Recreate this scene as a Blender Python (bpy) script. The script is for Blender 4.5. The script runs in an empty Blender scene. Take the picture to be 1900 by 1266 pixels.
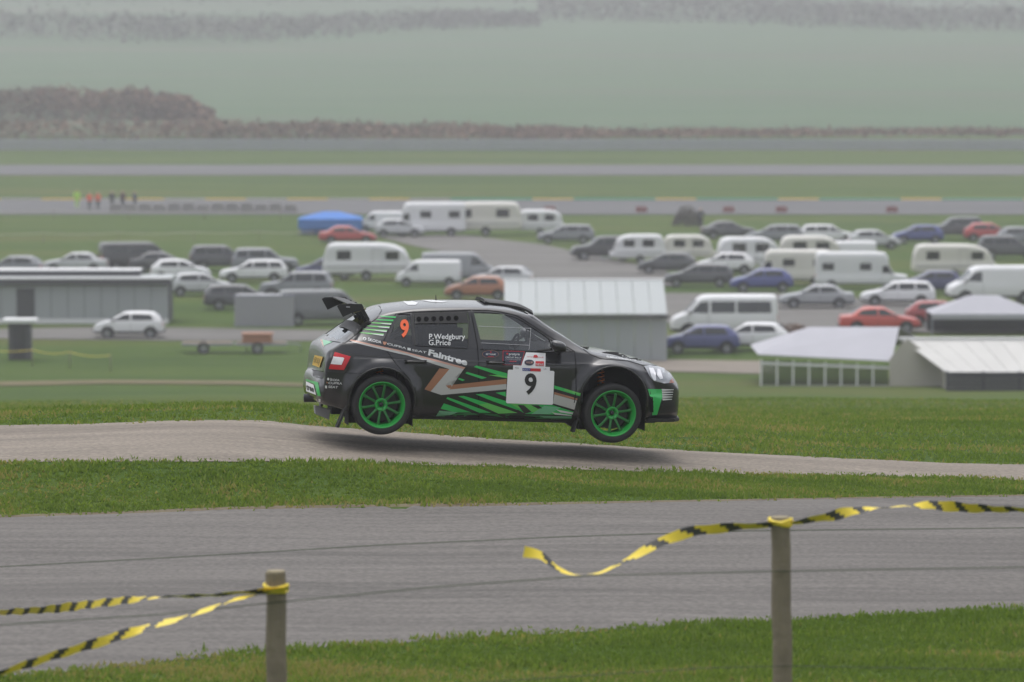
import bpy, bmesh, math, random
from mathutils import Vector, Matrix
from mathutils.bvhtree import BVHTree
from mathutils import noise as mnoise

random.seed(7)
SC = bpy.context.scene
COL = SC.collection

# ------------------------------------------------------------------ camera
FPX = 8400.0            # focal length in photo pixels (photo is 1900 wide)
CAM_H = 4.8
PITCH = math.atan((633.0 - 31.0) / FPX)
camd = bpy.data.cameras.new('camera')
camd.sensor_width = 36.0
camd.lens = FPX / 1900.0 * 36.0
camd.clip_start = 0.5
camd.clip_end = 9000.0
camd.dof.use_dof = True
camd.dof.focus_distance = 48.0
camd.dof.aperture_fstop = 2.4
camd.dof.aperture_blades = 9
cam = bpy.data.objects.new('camera', camd)
COL.objects.link(cam)
cam.location = (0, 0, CAM_H)
cam.rotation_euler = (math.pi / 2 - PITCH, 0, 0)
SC.camera = cam

# ------------------------------------------------------------------ world, sun, exposure
SUN_EL, SUN_AZ = math.radians(78), math.radians(25)    # azimuth measured from +Y towards -X
wd = bpy.data.worlds.new('World')
SC.world = wd
wd.use_nodes = True
nt = wd.node_tree
bgn = nt.nodes['Background']
sky = nt.nodes.new('ShaderNodeTexSky')
sky.sky_type = 'NISHITA'
sky.sun_disc = False
sky.sun_elevation = SUN_EL
sky.sun_rotation = -SUN_AZ
sky.air_density = 1.0
sky.dust_density = 4.0
sky.ozone_density = 1.0
hs = nt.nodes.new('ShaderNodeHueSaturation')
hs.inputs['Saturation'].default_value = 0.26
nt.links.new(sky.outputs[0], hs.inputs['Color'])
nt.links.new(hs.outputs[0], bgn.inputs['Color'])
bgn.inputs['Strength'].default_value = 0.15
sund = bpy.data.lights.new('sun', 'SUN')
sund.energy = 0.7
sund.angle = math.radians(75)
sund.color = (1.0, 0.98, 0.96)
sun = bpy.data.objects.new('sun', sund)
COL.objects.link(sun)
sdir = Vector((-math.sin(SUN_AZ) * math.cos(SUN_EL), math.cos(SUN_AZ) * math.cos(SUN_EL), math.sin(SUN_EL)))
sun.rotation_euler = sdir.to_track_quat('Z', 'Y').to_euler()
vs = SC.view_settings
vs.view_transform = 'Standard'
vs.look = 'None'
vs.exposure = 0.64
vs.gamma = 1.0
vs.use_curve_mapping = False
SC.cycles.use_denoising = True
SC.cycles.volume_bounces = 2
SC.cycles.max_bounces = 8
SC.cycles.transparent_max_bounces = 16

# ------------------------------------------------------------------ helpers
def pix_dir(px, py):
    a, b = (px - 950.0) / FPX, (py - 633.0) / FPX
    cp, sp = math.cos(PITCH), math.sin(PITCH)
    return Vector((a, cp - b * sp, -sp - b * cp))
CAMV = Vector((0, 0, CAM_H))
def at(px, py, Y):
    d = pix_dir(px, py)
    return CAMV + d * (Y / d.y)

def table(pts):
    """monotone cubic through (x, y) points"""
    xs = [p[0] for p in pts]; ys = [p[1] for p in pts]
    n = len(xs)
    h = [xs[i + 1] - xs[i] for i in range(n - 1)]
    d = [(ys[i + 1] - ys[i]) / h[i] for i in range(n - 1)]
    m = [d[0]] + [0.0] * (n - 2) + [d[-1]]
    for i in range(1, n - 1):
        if d[i - 1] * d[i] > 0:
            w1, w2 = 2 * h[i] + h[i - 1], h[i] + 2 * h[i - 1]
            m[i] = (w1 + w2) / (w1 / d[i - 1] + w2 / d[i])
    def f(x):
        if x <= xs[0]: return ys[0]
        if x >= xs[-1]: return ys[-1]
        lo, hi = 0, n - 1
        while hi - lo > 1:
            k = (lo + hi) // 2
            if xs[k] <= x: lo = k
            else: hi = k
        t = (x - xs[lo]) / h[lo]
        t2, t3 = t * t, t * t * t
        return ((2 * t3 - 3 * t2 + 1) * ys[lo] + (t3 - 2 * t2 + t) * h[lo] * m[lo]
                + (-2 * t3 + 3 * t2) * ys[lo + 1] + (t3 - t2) * h[lo] * m[lo + 1])
    return f
def lin(pts):
    def f(x):
        if x <= pts[0][0]: return pts[0][1]
        for (a, b), (c, d) in zip(pts, pts[1:]):
            if x <= c: return b + (d - b) * (x - a) / (c - a)
        return pts[-1][1]
    return f
def sstep(a, b, x):
    t = max(0.0, min(1.0, (x - a) / (b - a)))
    return t * t * (3 - 2 * t)

def tag(o, label=None, cat=None, group=None, kind=None):
    if label: o['label'] = label
    if cat: o['category'] = cat
    if group: o['group'] = group
    if kind: o['kind'] = kind
    return o
def empty(name, loc=(0, 0, 0), rz=0.0, rot=None):
    o = bpy.data.objects.new(name, None)
    o.empty_display_size = 0.2
    COL.objects.link(o)
    o.location = loc
    o.rotation_euler = rot if rot else (0, 0, rz)
    return o
def mesh_obj(name, verts, faces, mat, parent=None, smooth=False, mats=None, fm=None):
    me = bpy.data.meshes.new(name)
    me.from_pydata([tuple(v) for v in verts], [], faces)
    for m in (mats or [mat]): me.materials.append(m)
    if fm:
        for p, k in zip(me.polygons, fm): p.material_index = k
    if smooth:
        for p in me.polygons: p.use_smooth = True
    me.update()
    o = bpy.data.objects.new(name, me)
    COL.objects.link(o)
    if parent: o.parent = parent
    return o
def bm_obj(name, bm, mat, parent=None, smooth=False, recalc=True):
    if recalc: bmesh.ops.recalc_face_normals(bm, faces=bm.faces)
    me = bpy.data.meshes.new(name)
    bm.to_mesh(me); bm.free()
    me.materials.append(mat)
    if smooth:
        for p in me.polygons: p.use_smooth = True
    o = bpy.data.objects.new(name, me)
    COL.objects.link(o)
    if parent: o.parent = parent
    return o
def inst(src, name, parent, loc=(0, 0, 0), rot=(0, 0, 0), scale=(1, 1, 1)):
    o = src.copy(); o.name = name
    COL.objects.link(o)
    o.parent = parent
    o.location = loc; o.rotation_euler = rot; o.scale = scale
    return o
def add_box(bm, lo, hi, bev=0.0, M=None):
    r = bmesh.ops.create_cube(bm, size=1.0)
    vs_ = r['verts']
    for v in vs_:
        v.co = Vector(((lo[0] + hi[0]) / 2 + v.co.x * (hi[0] - lo[0]), (lo[1] + hi[1]) / 2 + v.co.y * (hi[1] - lo[1]),
                       (lo[2] + hi[2]) / 2 + v.co.z * (hi[2] - lo[2])))
    if bev:
        es = list({e for v in vs_ for e in v.link_edges})
        g = bmesh.ops.bevel(bm, geom=es, offset=bev, segments=2, affect='EDGES', profile=0.5)
        vs_ = list({v for f in g['faces'] for v in f.verts} | {v for v in vs_ if v.is_valid})
    if M:
        seen = set()
        stack = [v for v in vs_ if v.is_valid]
        while stack:
            v = stack.pop()
            if v in seen: continue
            seen.add(v)
            stack.extend(e.other_vert(v) for e in v.link_edges)
        for v in seen: v.co = M @ v.co
def box(name, lo, hi, mat, parent=None, bev=0.0):
    bm = bmesh.new(); add_box(bm, lo, hi, bev)
    return bm_obj(name, bm, mat, parent)
def tube(bm, pts, r, n=8, cap=True):
    pts = [Vector(p) for p in pts]
    rings = []
    up = Vector((0.13, 0.21, 0.97)).normalized()
    for i, p in enumerate(pts):
        t = (pts[min(i + 1, len(pts) - 1)] - pts[max(i - 1, 0)]).normalized()
        a = t.cross(up)
        if a.length < 1e-3: a = t.cross(Vector((1, 0, 0)))
        a.normalize(); b = t.cross(a)
        rr = r[i] if isinstance(r, (list, tuple)) else r
        rings.append([bm.verts.new(p + a * rr * math.cos(2 * math.pi * k / n) + b * rr * math.sin(2 * math.pi * k / n)) for k in range(n)])
    for A, B in zip(rings, rings[1:]):
        for k in range(n):
            bm.faces.new((A[k], A[(k + 1) % n], B[(k + 1) % n], B[k]))
    if cap:
        bm.faces.new(rings[0][::-1]); bm.faces.new(rings[-1])
def tube_obj(name, pts, r, mat, parent=None, n=8):
    bm = bmesh.new(); tube(bm, pts, r, n)
    return bm_obj(name, bm, mat, parent, smooth=True)
def lathe_y(bm, prof, n=48, cy=0.0):
    """revolve (radius, y) profile about the Y axis"""
    rings = []
    for r, y in prof:
        if r < 1e-5: rings.append([bm.verts.new((0, y + cy, 0))])
        else: rings.append([bm.verts.new((r * math.cos(2 * math.pi * k / n), y + cy, r * math.sin(2 * math.pi * k / n))) for k in range(n)])
    for A, B in zip(rings, rings[1:]):
        for k in range(n):
            k2 = (k + 1) % n
            if len(A) == 1 and len(B) == 1: continue
            if len(A) == 1: bm.faces.new((A[0], B[k], B[k2]))
            elif len(B) == 1: bm.faces.new((A[k], B[0], A[k2]))
            else: bm.faces.new((A[k], B[k], B[k2], A[k2]))
def prism(name, poly, y0, y1, mat, parent=None, bev=0.0):
    """(x, z) outline extruded along y"""
    bm = bmesh.new()
    a = [bm.verts.new((x, y0, z)) for x, z in poly]
    b = [bm.verts.new((x, y1, z)) for x, z in poly]
    n = len(poly)
    bm.faces.new(a); bm.faces.new(b[::-1])
    for i in range(n): bm.faces.new((a[i], b[i], b[(i + 1) % n], a[(i + 1) % n]))
    if bev:
        bmesh.ops.bevel(bm, geom=list(bm.edges), offset=bev, segments=2, affect='EDGES', profile=0.5)
    return bm_obj(name, bm, mat, parent)

# ------------------------------------------------------------------ materials
def base_mat(name, col, rough=0.6, metal=0.0, coat=0.0, spec=0.5, var=0.0, vscale=3.0, emit=None, bump=0.0, bscale=60.0):
    m = bpy.data.materials.new(name); m.use_nodes = True
    t = m.node_tree; p = t.nodes['Principled BSDF']
    p.inputs['Base Color'].default_value = (*col, 1)
    p.inputs['Roughness'].default_value = rough
    p.inputs['Metallic'].default_value = metal
    p.inputs['Coat Weight'].default_value = coat
    p.inputs['Coat Roughness'].default_value = 0.08
    p.inputs['Coat IOR'].default_value = 1.5
    p.inputs['Specular IOR Level'].default_value = spec
    if var or bump:
        tc = t.nodes.new('ShaderNodeTexCoord')
    if var:
        n = t.nodes.new('ShaderNodeTexNoise'); n.inputs['Scale'].default_value = vscale; n.inputs['Detail'].default_value = 6
        t.links.new(tc.outputs['Object'], n.inputs['Vector'])
        mx = t.nodes.new('ShaderNodeMix'); mx.data_type = 'RGBA'
        mx.inputs[6].default_value = (*[c * (1 - var) for c in col], 1)
        mx.inputs[7].default_value = (*[min(1, c * (1 + var)) for c in col], 1)
        t.links.new(n.outputs[0], mx.inputs[0]); t.links.new(mx.outputs[2], p.inputs['Base Color'])
    if bump:
        n2 = t.nodes.new('ShaderNodeTexNoise'); n2.inputs['Scale'].default_value = bscale; n2.inputs['Detail'].default_value = 4
        t.links.new(tc.outputs['Object'], n2.inputs['Vector'])
        b = t.nodes.new('ShaderNodeBump'); b.inputs['Strength'].default_value = bump; b.inputs['Distance'].default_value = 0.02
        t.links.new(n2.outputs[0], b.inputs['Height']); t.links.new(b.outputs[0], p.inputs['Normal'])
    return m
def ramp_mat(name, stops, scale=(1, 1, 1), nscale=1.0, detail=8, rough=0.9, speckle=0.0, sscale=45.0, stops2=None, scale2=(1, 1, 1), nscale2=0.1, mixf=0.5, bump=0.3, bumps=30.0, spec=0.2, dist=0.02):
    """two noise layers in world (object) space mixed through colour ramps"""
    m = bpy.data.materials.new(name); m.use_nodes = True
    t = m.node_tree; p = t.nodes['Principled BSDF']
    tc = t.nodes.new('ShaderNodeTexCoord')
    def layer(stops, scale, ns):
        mp = t.nodes.new('ShaderNodeMapping'); mp.inputs['Scale'].default_value = scale
        t.links.new(tc.outputs['Object'], mp.inputs[0])
        n = t.nodes.new('ShaderNodeTexNoise'); n.inputs['Scale'].default_value = ns; n.inputs['Detail'].default_value = detail
        n.inputs['Roughness'].default_value = 0.62
        t.links.new(mp.outputs[0], n.inputs['Vector'])
        r = t.nodes.new('ShaderNodeValToRGB')
        while len(r.color_ramp.elements) < len(stops): r.color_ramp.elements.new(0.5)
        for e, (pos, c) in zip(r.color_ramp.elements, stops): e.position = pos; e.color = (*c, 1)
        t.links.new(n.outputs[0], r.inputs[0])
        return r, n
    r, n = layer(stops, scale, nscale)
    out = r.outputs[0]
    if stops2:
        r2, _ = layer(stops2, scale2, nscale2)
        mx = t.nodes.new('ShaderNodeMix'); mx.data_type = 'RGBA'; mx.inputs[0].default_value = mixf
        t.links.new(r.outputs[0], mx.inputs[6]); t.links.new(r2.outputs[0], mx.inputs[7]); out = mx.outputs[2]
    if speckle:
        n3 = t.nodes.new('ShaderNodeTexNoise'); n3.inputs['Scale'].default_value = sscale; n3.inputs['Detail'].default_value = 3
        t.links.new(tc.outputs['Object'], n3.inputs['Vector'])
        mr = t.nodes.new('ShaderNodeMapRange'); mr.inputs[1].default_value = 0.3; mr.inputs[2].default_value = 0.7
        mr.inputs[3].default_value = 1 - speckle; mr.inputs[4].default_value = 1 + speckle
        t.links.new(n3.outputs[0], mr.inputs[0])
        mm = t.nodes.new('ShaderNodeVectorMath'); mm.operation = 'SCALE'
        t.links.new(out, mm.inputs[0]); t.links.new(mr.outputs[0], mm.inputs['Scale']); out = mm.outputs[0]
    t.links.new(out, p.inputs['Base Color'])
    p.inputs['Roughness'].default_value = rough
    p.inputs['Specular IOR Level'].default_value = spec
    if bump:
        n2 = t.nodes.new('ShaderNodeTexNoise'); n2.inputs['Scale'].default_value = bumps; n2.inputs['Detail'].default_value = 5
        t.links.new(tc.outputs['Object'], n2.inputs['Vector'])
        b = t.nodes.new('ShaderNodeBump'); b.inputs['Strength'].default_value = bump; b.inputs['Distance'].default_value = dist
        t.links.new(n2.outputs[0], b.inputs['Height']); t.links.new(b.outputs[0], p.inputs['Normal'])
    return m
def glass_mat(name, tint=(0.5, 0.53, 0.54), refl=0.10, rcol=(0.9, 0.92, 0.95)):
    m = bpy.data.materials.new(name); m.use_nodes = True
    t = m.node_tree; t.nodes.remove(t.nodes['Principled BSDF'])
    tr = t.nodes.new('ShaderNodeBsdfTransparent'); tr.inputs[0].default_value = (*tint, 1)
    gl = t.nodes.new('ShaderNodeBsdfGlossy'); gl.inputs['Color'].default_value = (*rcol, 1); gl.inputs['Roughness'].default_value = 0.03
    lw = t.nodes.new('ShaderNodeFresnel'); lw.inputs[0].default_value = 1.5
    ad = t.nodes.new('ShaderNodeMath'); ad.operation = 'ADD'; ad.inputs[1].default_value = refl; ad.use_clamp = True
    t.links.new(lw.outputs[0], ad.inputs[0])
    mx = t.nodes.new('ShaderNodeMixShader')
    t.links.new(ad.outputs[0], mx.inputs[0]); t.links.new(tr.outputs[0], mx.inputs[1]); t.links.new(gl.outputs[0], mx.inputs[2])
    t.links.new(mx.outputs[0], t.nodes['Material Output'].inputs[0])
    return m

M = {}
M['paint'] = base_mat('graphite_paint', (0.019, 0.019, 0.022), 0.36, 0.30, 1.0, spec=0.25, var=0.08, vscale=1.6)
M['satin'] = base_mat('satin_black', (0.012, 0.012, 0.013), 0.5)
M['rubber'] = base_mat('rubber', (0.016, 0.016, 0.017), 0.75, var=0.3, vscale=9, bump=0.15)
M['seam'] = base_mat('panel_gap', (0.006, 0.006, 0.007), 0.9, spec=0.1)
M['interior'] = base_mat('cabin_trim', (0.022, 0.022, 0.026), 0.9)
M['cage'] = base_mat('cage_tube', (0.30, 0.30, 0.32), 0.5)
M['rim'] = base_mat('green_rim', (0.018, 0.36, 0.055), 0.33, 0.1, 0.5)
M['rimdark'] = base_mat('green_rim_barrel', (0.010, 0.155, 0.026), 0.42, 0.1, 0.2)
M['hub'] = base_mat('hub_metal', (0.05, 0.05, 0.055), 0.4, 0.8)
M['disc'] = base_mat('brake_disc', (0.035, 0.04, 0.036), 0.5, 0.5)
M['green'] = base_mat('vinyl_green', (0.026, 0.44, 0.095), 0.35, 0, 0.4, var=0.12, vscale=4)
M['green2'] = base_mat('vinyl_light_green', (0.12, 0.50, 0.10), 0.35, 0, 0.4, var=0.12, vscale=4)
M['greend'] = base_mat('vinyl_deep_green', (0.02, 0.17, 0.045), 0.4, 0, 0.4)
M['mint'] = base_mat('vinyl_mint', (0.16, 0.45, 0.26), 0.4, 0, 0.3)
M['white'] = base_mat('vinyl_white', (0.60, 0.61, 0.62), 0.4, 0, 0.3)
M['board'] = base_mat('board_white', (0.80, 0.79, 0.82), 0.5)
M['stripe'] = base_mat('vinyl_pale_grey', (0.44, 0.44, 0.43), 0.4, 0, 0.3)
M['bronze'] = base_mat('vinyl_bronze', (0.36, 0.165, 0.095), 0.35, 0.3, 0.3, var=0.12, vscale=8)
M['pink'] = base_mat('vinyl_pink', (0.50, 0.28, 0.22), 0.4, 0.1, 0.3)
M['orange'] = base_mat('vinyl_orange', (0.78, 0.11, 0.025), 0.4)
M['red'] = base_mat('print_red', (0.55, 0.02, 0.03), 0.4)
M['navy'] = base_mat('print_navy', (0.018, 0.020, 0.045), 0.45)
M['blue'] = base_mat('print_blue', (0.02, 0.04, 0.26), 0.45)
M['black'] = base_mat('print_black', (0.012, 0.012, 0.013), 0.5)
M['printgrey'] = base_mat('print_grey', (0.32, 0.32, 0.34), 0.5)
M['lens_red'] = base_mat('lamp_red', (0.50, 0.008, 0.016), 0.25, 0, 0.25)
M['lens_white'] = base_mat('lamp_clear', (0.72, 0.72, 0.74), 0.1, 0, 1.0, var=0.2, vscale=30)
M['lamp'] = base_mat('lamp_reflector', (0.30, 0.31, 0.33), 0.16, 0.6, 1.0)
M['lamp2'] = base_mat('lamp_chrome', (0.75, 0.75, 0.78), 0.12, 0.4, 1.0)
M['amber'] = base_mat('lamp_amber', (0.25, 0.06, 0.02), 0.2, 0, 1.0)
M['plate'] = base_mat('plate_yellow', (0.66, 0.42, 0.07), 0.45)
M['copper'] = base_mat('spring_copper', (0.55, 0.16, 0.05), 0.4, 0.3)
M['olive'] = base_mat('olive_vane', (0.16, 0.15, 0.05), 0.5)
M['glass'] = glass_mat('side_glass', (0.80, 0.82, 0.83), 0.05)
M['glassd'] = glass_mat('tinted_glass', (0.40, 0.42, 0.43), 0.03)
M['glassbg'] = glass_mat('car_glass', (0.10, 0.12, 0.13), 0.03)
M['screen'] = glass_mat('windscreen_glass', (0.40, 0.43, 0.44), 0.20)

# ------------------------------------------------------------------ terrain
prof = table([(-60, 3.6), (0, 3.2), (8, 2.9), (16, 1.2), (24, 0.25), (29, 0.0), (50.5, 0.0), (56, -0.25), (60, -0.55), (70, -1.4), (100, -3.8), (150, -7.9),
              (205, -12.0), (225, -12.4), (300, -12.5), (420, -13.1), (600, -13.05), (640, -12.3), (1000, -4.6), (1500, 10.3),
              (2000, 36), (2600, 66), (3200, 84), (3800, 88)])
zjump = table([(-25, 0.08), (-8, 0.2), (-5.5, 0.27), (-3.2, 0.34), (-1.4, 0.20), (0, 0.12), (1.1, 0.05), (1.8, 0.0), (3, -0.08), (4.7, -0.2), (8, -0.3), (25, -0.35)])
def ground_z(X, Y):
    w = sstep(43.5, 46.0, Y) * (1 - sstep(51.5, 62, Y))
    z = prof(Y) + w * zjump(X)
    if Y > 640:
        z += (Y - 640) * 0.004 * math.sin(X * 0.006 + Y * 0.002) + 1.5 * sstep(640, 1200, Y) * math.sin(X * 0.013 + 2 + Y * 0.004)
    if 55 < Y < 215:
        z += 0.22 * sstep(55, 80, Y) * (1 - sstep(180, 215, Y)) * mnoise.noise(Vector((X * 0.08, Y * 0.06, 3.1)))
    if 24 < Y < 44:
        z += 0.03 * mnoise.noise(Vector((X * 0.5, Y * 0.5, 0)))* sstep(24, 30, Y)
    return z
def gnd(px, py, lo=60.0, hi=1400.0):
    """where the sight line through a photo pixel meets the ground"""
    d = pix_dir(px, py)
    Y, step = lo, None
    prev = lo
    while Y < hi:
        p = CAMV + d * (Y / d.y)
        if p.z <= ground_z(p.x, Y): break
        prev = Y; Y *= 1.01
    a, b = prev, Y
    for _ in range(30):
        m = (a + b) / 2
        p = CAMV + d * (m / d.y)
        if p.z <= ground_z(p.x, m): b = m
        else: a = m
    p = CAMV + d * (b / d.y)
    p.z = ground_z(p.x, b)
    return p

M['grass'] = ramp_mat('turf', [(0.30, (0.030, 0.052, 0.010)), (0.48, (0.045, 0.076, 0.013)), (0.62, (0.064, 0.096, 0.017)), (0.80, (0.095, 0.102, 0.028))],
                      (0.35, 1.4, 1), 1.1, 9, 0.95, stops2=
                      [(0.36, (0.032, 0.066, 0.011)), (0.48, (0.058, 0.100, 0.016)), (0.58, (0.090, 0.108, 0.024)), (0.68, (0.135, 0.100, 0.050))],
                      scale2=(0.035, 0.16, 1), nscale2=0.5, mixf=0.55, bump=0.6, bumps=18.0, spec=0.1, dist=0.06)
M['tarmac'] = ramp_mat('old_tarmac', [(0.30, (0.060, 0.055, 0.051)), (0.5, (0.112, 0.103, 0.095)), (0.70, (0.165, 0.152, 0.140))],
                       (0.22, 3.0, 1), 1.3, 10, 0.82, stops2=
                       [(0.36, (0.064, 0.059, 0.055)), (0.52, (0.118, 0.109, 0.101)), (0.68, (0.084, 0.078, 0.073))], scale2=(0.06, 0.9, 1), nscale2=0.7, mixf=0.5, bump=0.35, bumps=70.0, spec=0.3, dist=0.012, speckle=0.28, sscale=22.0)
M['jump'] = ramp_mat('dusty_tarmac', [(0.30, (0.105, 0.089, 0.072)), (0.5, (0.178, 0.152, 0.125)), (0.70, (0.25, 0.214, 0.175))],
                     (0.3, 2.2, 1), 1.5, 10, 0.85, stops2=
                     [(0.36, (0.120, 0.102, 0.086)), (0.52, (0.22, 0.19, 0.158)), (0.68, (0.155, 0.134, 0.114))], scale2=(0.08, 1.1, 1), nscale2=0.8, mixf=0.5, bump=0.35, bumps=70.0, spec=0.3, dist=0.012, speckle=0.25, sscale=22.0)
M['lane'] = ramp_mat('paddock_tarmac', [(0.3, (0.10, 0.095, 0.09)), (0.7, (0.165, 0.158, 0.15))], (0.1, 0.4, 1), 0.8, 6, 0.85, bump=0)
M['circuit'] = ramp_mat('circuit_tarmac', [(0.3, (0.085, 0.085, 0.09)), (0.7, (0.12, 0.118, 0.122))], (0.02, 0.2, 1), 0.8, 6, 0.8, bump=0)
M['field'] = ramp_mat('field_grass', [(0.3, (0.055, 0.092, 0.050)), (0.5, (0.075, 0.115, 0.066)), (0.7, (0.100, 0.126, 0.080))], (0.012, 0.03, 1), 1.0, 6, 1.0, stops2=
                      [(0.34, (0.12, 0.10, 0.085)), (0.44, (0.085, 0.12, 0.07)), (0.58, (0.07, 0.13, 0.065)), (0.68, (0.15, 0.115, 0.10))], scale2=(0.004, 0.012, 1), nscale2=0.8, mixf=0.5, bump=0)

def build_ground():
    rows = []
    y = -60.0
    while y < 26: rows.append(y); y += 3.0
    while y < 64: rows.append(y); y += 0.3
    while y < 3900: rows.append(y); y *= 1.022
    rows += [4300.0, 5200.0, 6500.0]
    cols = []
    N = 120
    for i in range(-N, N + 1):
        s = i / N
        cols.append(0.22 * s + 0.78 * math.copysign(abs(s) ** 3.5, s))
    verts, faces = [], []
    for yy in rows:
        hw = 70 + 0.6 * max(yy, 0)
        for s in cols:
            x = s * hw
            verts.append((x, yy, ground_z(x, yy)))
    W = len(cols)
    fm = []
    for r in range(len(rows) - 1):
        for c in range(W - 1):
            a = r * W + c
            faces.append((a, a + 1, a + W + 1, a + W))
            fm.append(1 if rows[r] > 640 else 0)
    o = mesh_obj('ground', verts, faces, None, smooth=True, mats=[M['grass'], M['field']], fm=fm)
    tag(o, kind='structure')
build_ground()

def strip(name, far, near, mat, lift=0.005, hw=9.0, n=220, m=10, zf=ground_z, Yfix=None):
    """a road surface between two edges given as photo rows, laid on the ground"""
    ff, fn = table(far), table(near)
    verts, faces = [], []
    for i in range(n + 1):
        px = -500 + 2900 * i / n
        ys = []
        for f in (fn, ff):
            py = f(px)
            Y = 45.0
            for _ in range(40):
                X = (px - 950) / FPX * Y
                d = pix_dir(px, py)
                Y = 0.5 * Y + 0.5 * (CAM_H - zf(X, Y)) / (-d.z) * d.y
            ys.append(Y)
        for j in range(m + 1):
            t = j / m
            Y = ys[0] + (ys[1] - ys[0]) * t
            X = (px - 950) / FPX * Y
            wob = 0.10 * mnoise.noise(Vector((X * 1.1, j * 3.0, 1))) + 0.05 * mnoise.noise(Vector((X * 4.1, j * 3.0, 5))) if j in (0, m) else 0
            verts.append((X, Y + wob, zf(X, Y) + lift + 0.03 * (1 - (2 * t - 1) ** 2)))
    for i in range(n):
        for j in range(m):
            a = i * (m + 1) + j
            faces.append((a, a + m + 1, a + m + 2, a + 1))
    return tag(mesh_obj(name, verts, faces, mat, smooth=True), kind='structure')

JUMP_FAR = [(-500, 800), (0, 790), (200, 786), (400, 780), (480, 781), (560, 789), (710, 800), (950, 817), (1142, 828), (1250, 835), (1500, 848), (1750, 859), (1900, 863), (2400, 872)]
JUMP_NEAR = [(-500, 862), (0, 858), (300, 857), (450, 857), (600, 860), (710, 862), (950, 868), (1200, 876), (1450, 881), (1750, 887), (1900, 892), (2400, 905)]
LOW_FAR = [(-500, 975), (0, 961), (200, 955), (450, 946), (900, 940), (1300, 931), (1900, 921), (2400, 914)]
LOW_NEAR = [(-500, 1300), (0, 1258), (150, 1245), (500, 1210), (800, 1190), (1000, 1178), (1300, 1160), (1600, 1145), (1900, 1132), (2400, 1118)]
strip('jump_road', JUMP_FAR, JUMP_NEAR, M['jump'])
strip('lower_road', LOW_FAR, LOW_NEAR, M['tarmac'])
M['soil'] = ramp_mat('bare_soil', [(0.3, (0.085, 0.068, 0.045)), (0.55, (0.14, 0.115, 0.08)), (0.75, (0.10, 0.11, 0.04))], (0.8, 2, 1), 1.6, 8, 0.95, bump=0.4, bumps=30)
strip('soil_edge', [(x, y - 9 + (4 if x > 900 else 0)) for x, y in LOW_FAR], [(x, y + 3) for x, y in LOW_FAR], M['soil'], -0.020)

def patch_ground(name, poly, mat, lift=0.04, cell=6.0, lo=60.0):
    """a flat paved area on the paddock, outline given in photo pixels"""
    pts = [gnd(*p, lo=lo) for p in poly]
    bm = bmesh.new()
    f = bm.faces.new([bm.verts.new((p.x, p.y, 0)) for p in pts])
    bmesh.ops.triangulate(bm, faces=[f])
    for axis in (0, 1):
        lo = min(p[axis] for p in pts); hi = max(p[axis] for p in pts)
        k = lo + cell
        while k < hi:
            co = [0, 0, 0]; co[axis] = k
            no = [0, 0, 0]; no[axis] = 1
            bmesh.ops.bisect_plane(bm, geom=bm.verts[:] + bm.edges[:] + bm.faces[:], plane_co=co, plane_no=no)
            k += cell
    for v in bm.verts: v.co.z = ground_z(v.co.x, v.co.y) + lift
    return tag(bm_obj(name, bm, mat), kind='structure')
patch_ground('paddock_lane', [(690, 438), (850, 436), (1010, 455), (1240, 505), (1250, 532), (985, 517), (930, 548), (865, 548), (880, 510), (900, 488), (760, 455)], M['lane'])
patch_ground('paddock_road', [(1180, 545), (1440, 545), (1560, 552), (1900, 580), (2000, 590), (2000, 615), (1500, 622), (1420, 606), (1180, 600)], M['lane'])
patch_ground('service_lane', [(-60, 613), (200, 607), (560, 613), (700, 615), (700, 634), (300, 633), (-60, 629)], M['lane'])
patch_ground('dirt_lane', [(1180, 668), (1440, 672), (1440, 696), (1200, 690)], M['jump'], 0.05)
def far_strip(name, y0, y1, mat, hw=140.0):
    verts, faces = [], []
    n = 80
    for i in range(n + 1):
        x = -hw + 2 * hw * i / n
        for y in (y0, y1): verts.append((x, y, ground_z(x, y) + 0.06))
    for i in range(n): faces.append((2 * i, 2 * i + 2, 2 * i + 3, 2 * i + 1))
    return tag(mesh_obj(name, verts, faces, mat), kind='structure')
M['dry'] = ramp_mat('dry_grass', [(0.3, (0.10, 0.09, 0.045)), (0.7, (0.19, 0.15, 0.085))], (0.1, 0.5, 1), 1.0, 6, 0.95, bump=0)
patch_ground('dry_grass_strip', [(-60, 711), (200, 707), (450, 709), (620, 716), (640, 721), (450, 715), (200, 713), (-60, 719)], M['dry'], 0.05)
far_strip('near_circuit', 409, 441, M['circuit'])
far_strip('far_circuit', 511, 546, M['circuit'])

# painted kerb along the near circuit, one block per colour
kerb = tag(empty('kerb', (0, 442.0, 0)), kind='structure')
M['kerb_y'] = base_mat('kerb_yellow', (0.62, 0.42, 0.10), 0.7)
M['kerb_g'] = base_mat('kerb_green', (0.06, 0.30, 0.17), 0.7)
M['kerb_w'] = base_mat('kerb_grey', (0.36, 0.35, 0.33), 0.7)
kb = {}
for i in range(34):
    x = -68 + i * 4.0
    c = ('kerb_y', 'kerb_w')[i % 2] if x < -6 else ('kerb_y', 'kerb_g', 'kerb_g')[i % 3]
    if c not in kb:
        kb[c] = box('kerb_block', (-1.99, 0, 0), (1.99, 0.9, 0.16), M[c], kerb, 0.03)
        o = kb[c]; o.location = (x, 0, ground_z(x, 442) + 0.02)
    else: inst(kb[c], 'kerb_block', kerb, (x, 0, ground_z(x, 442) + 0.02))

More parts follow.
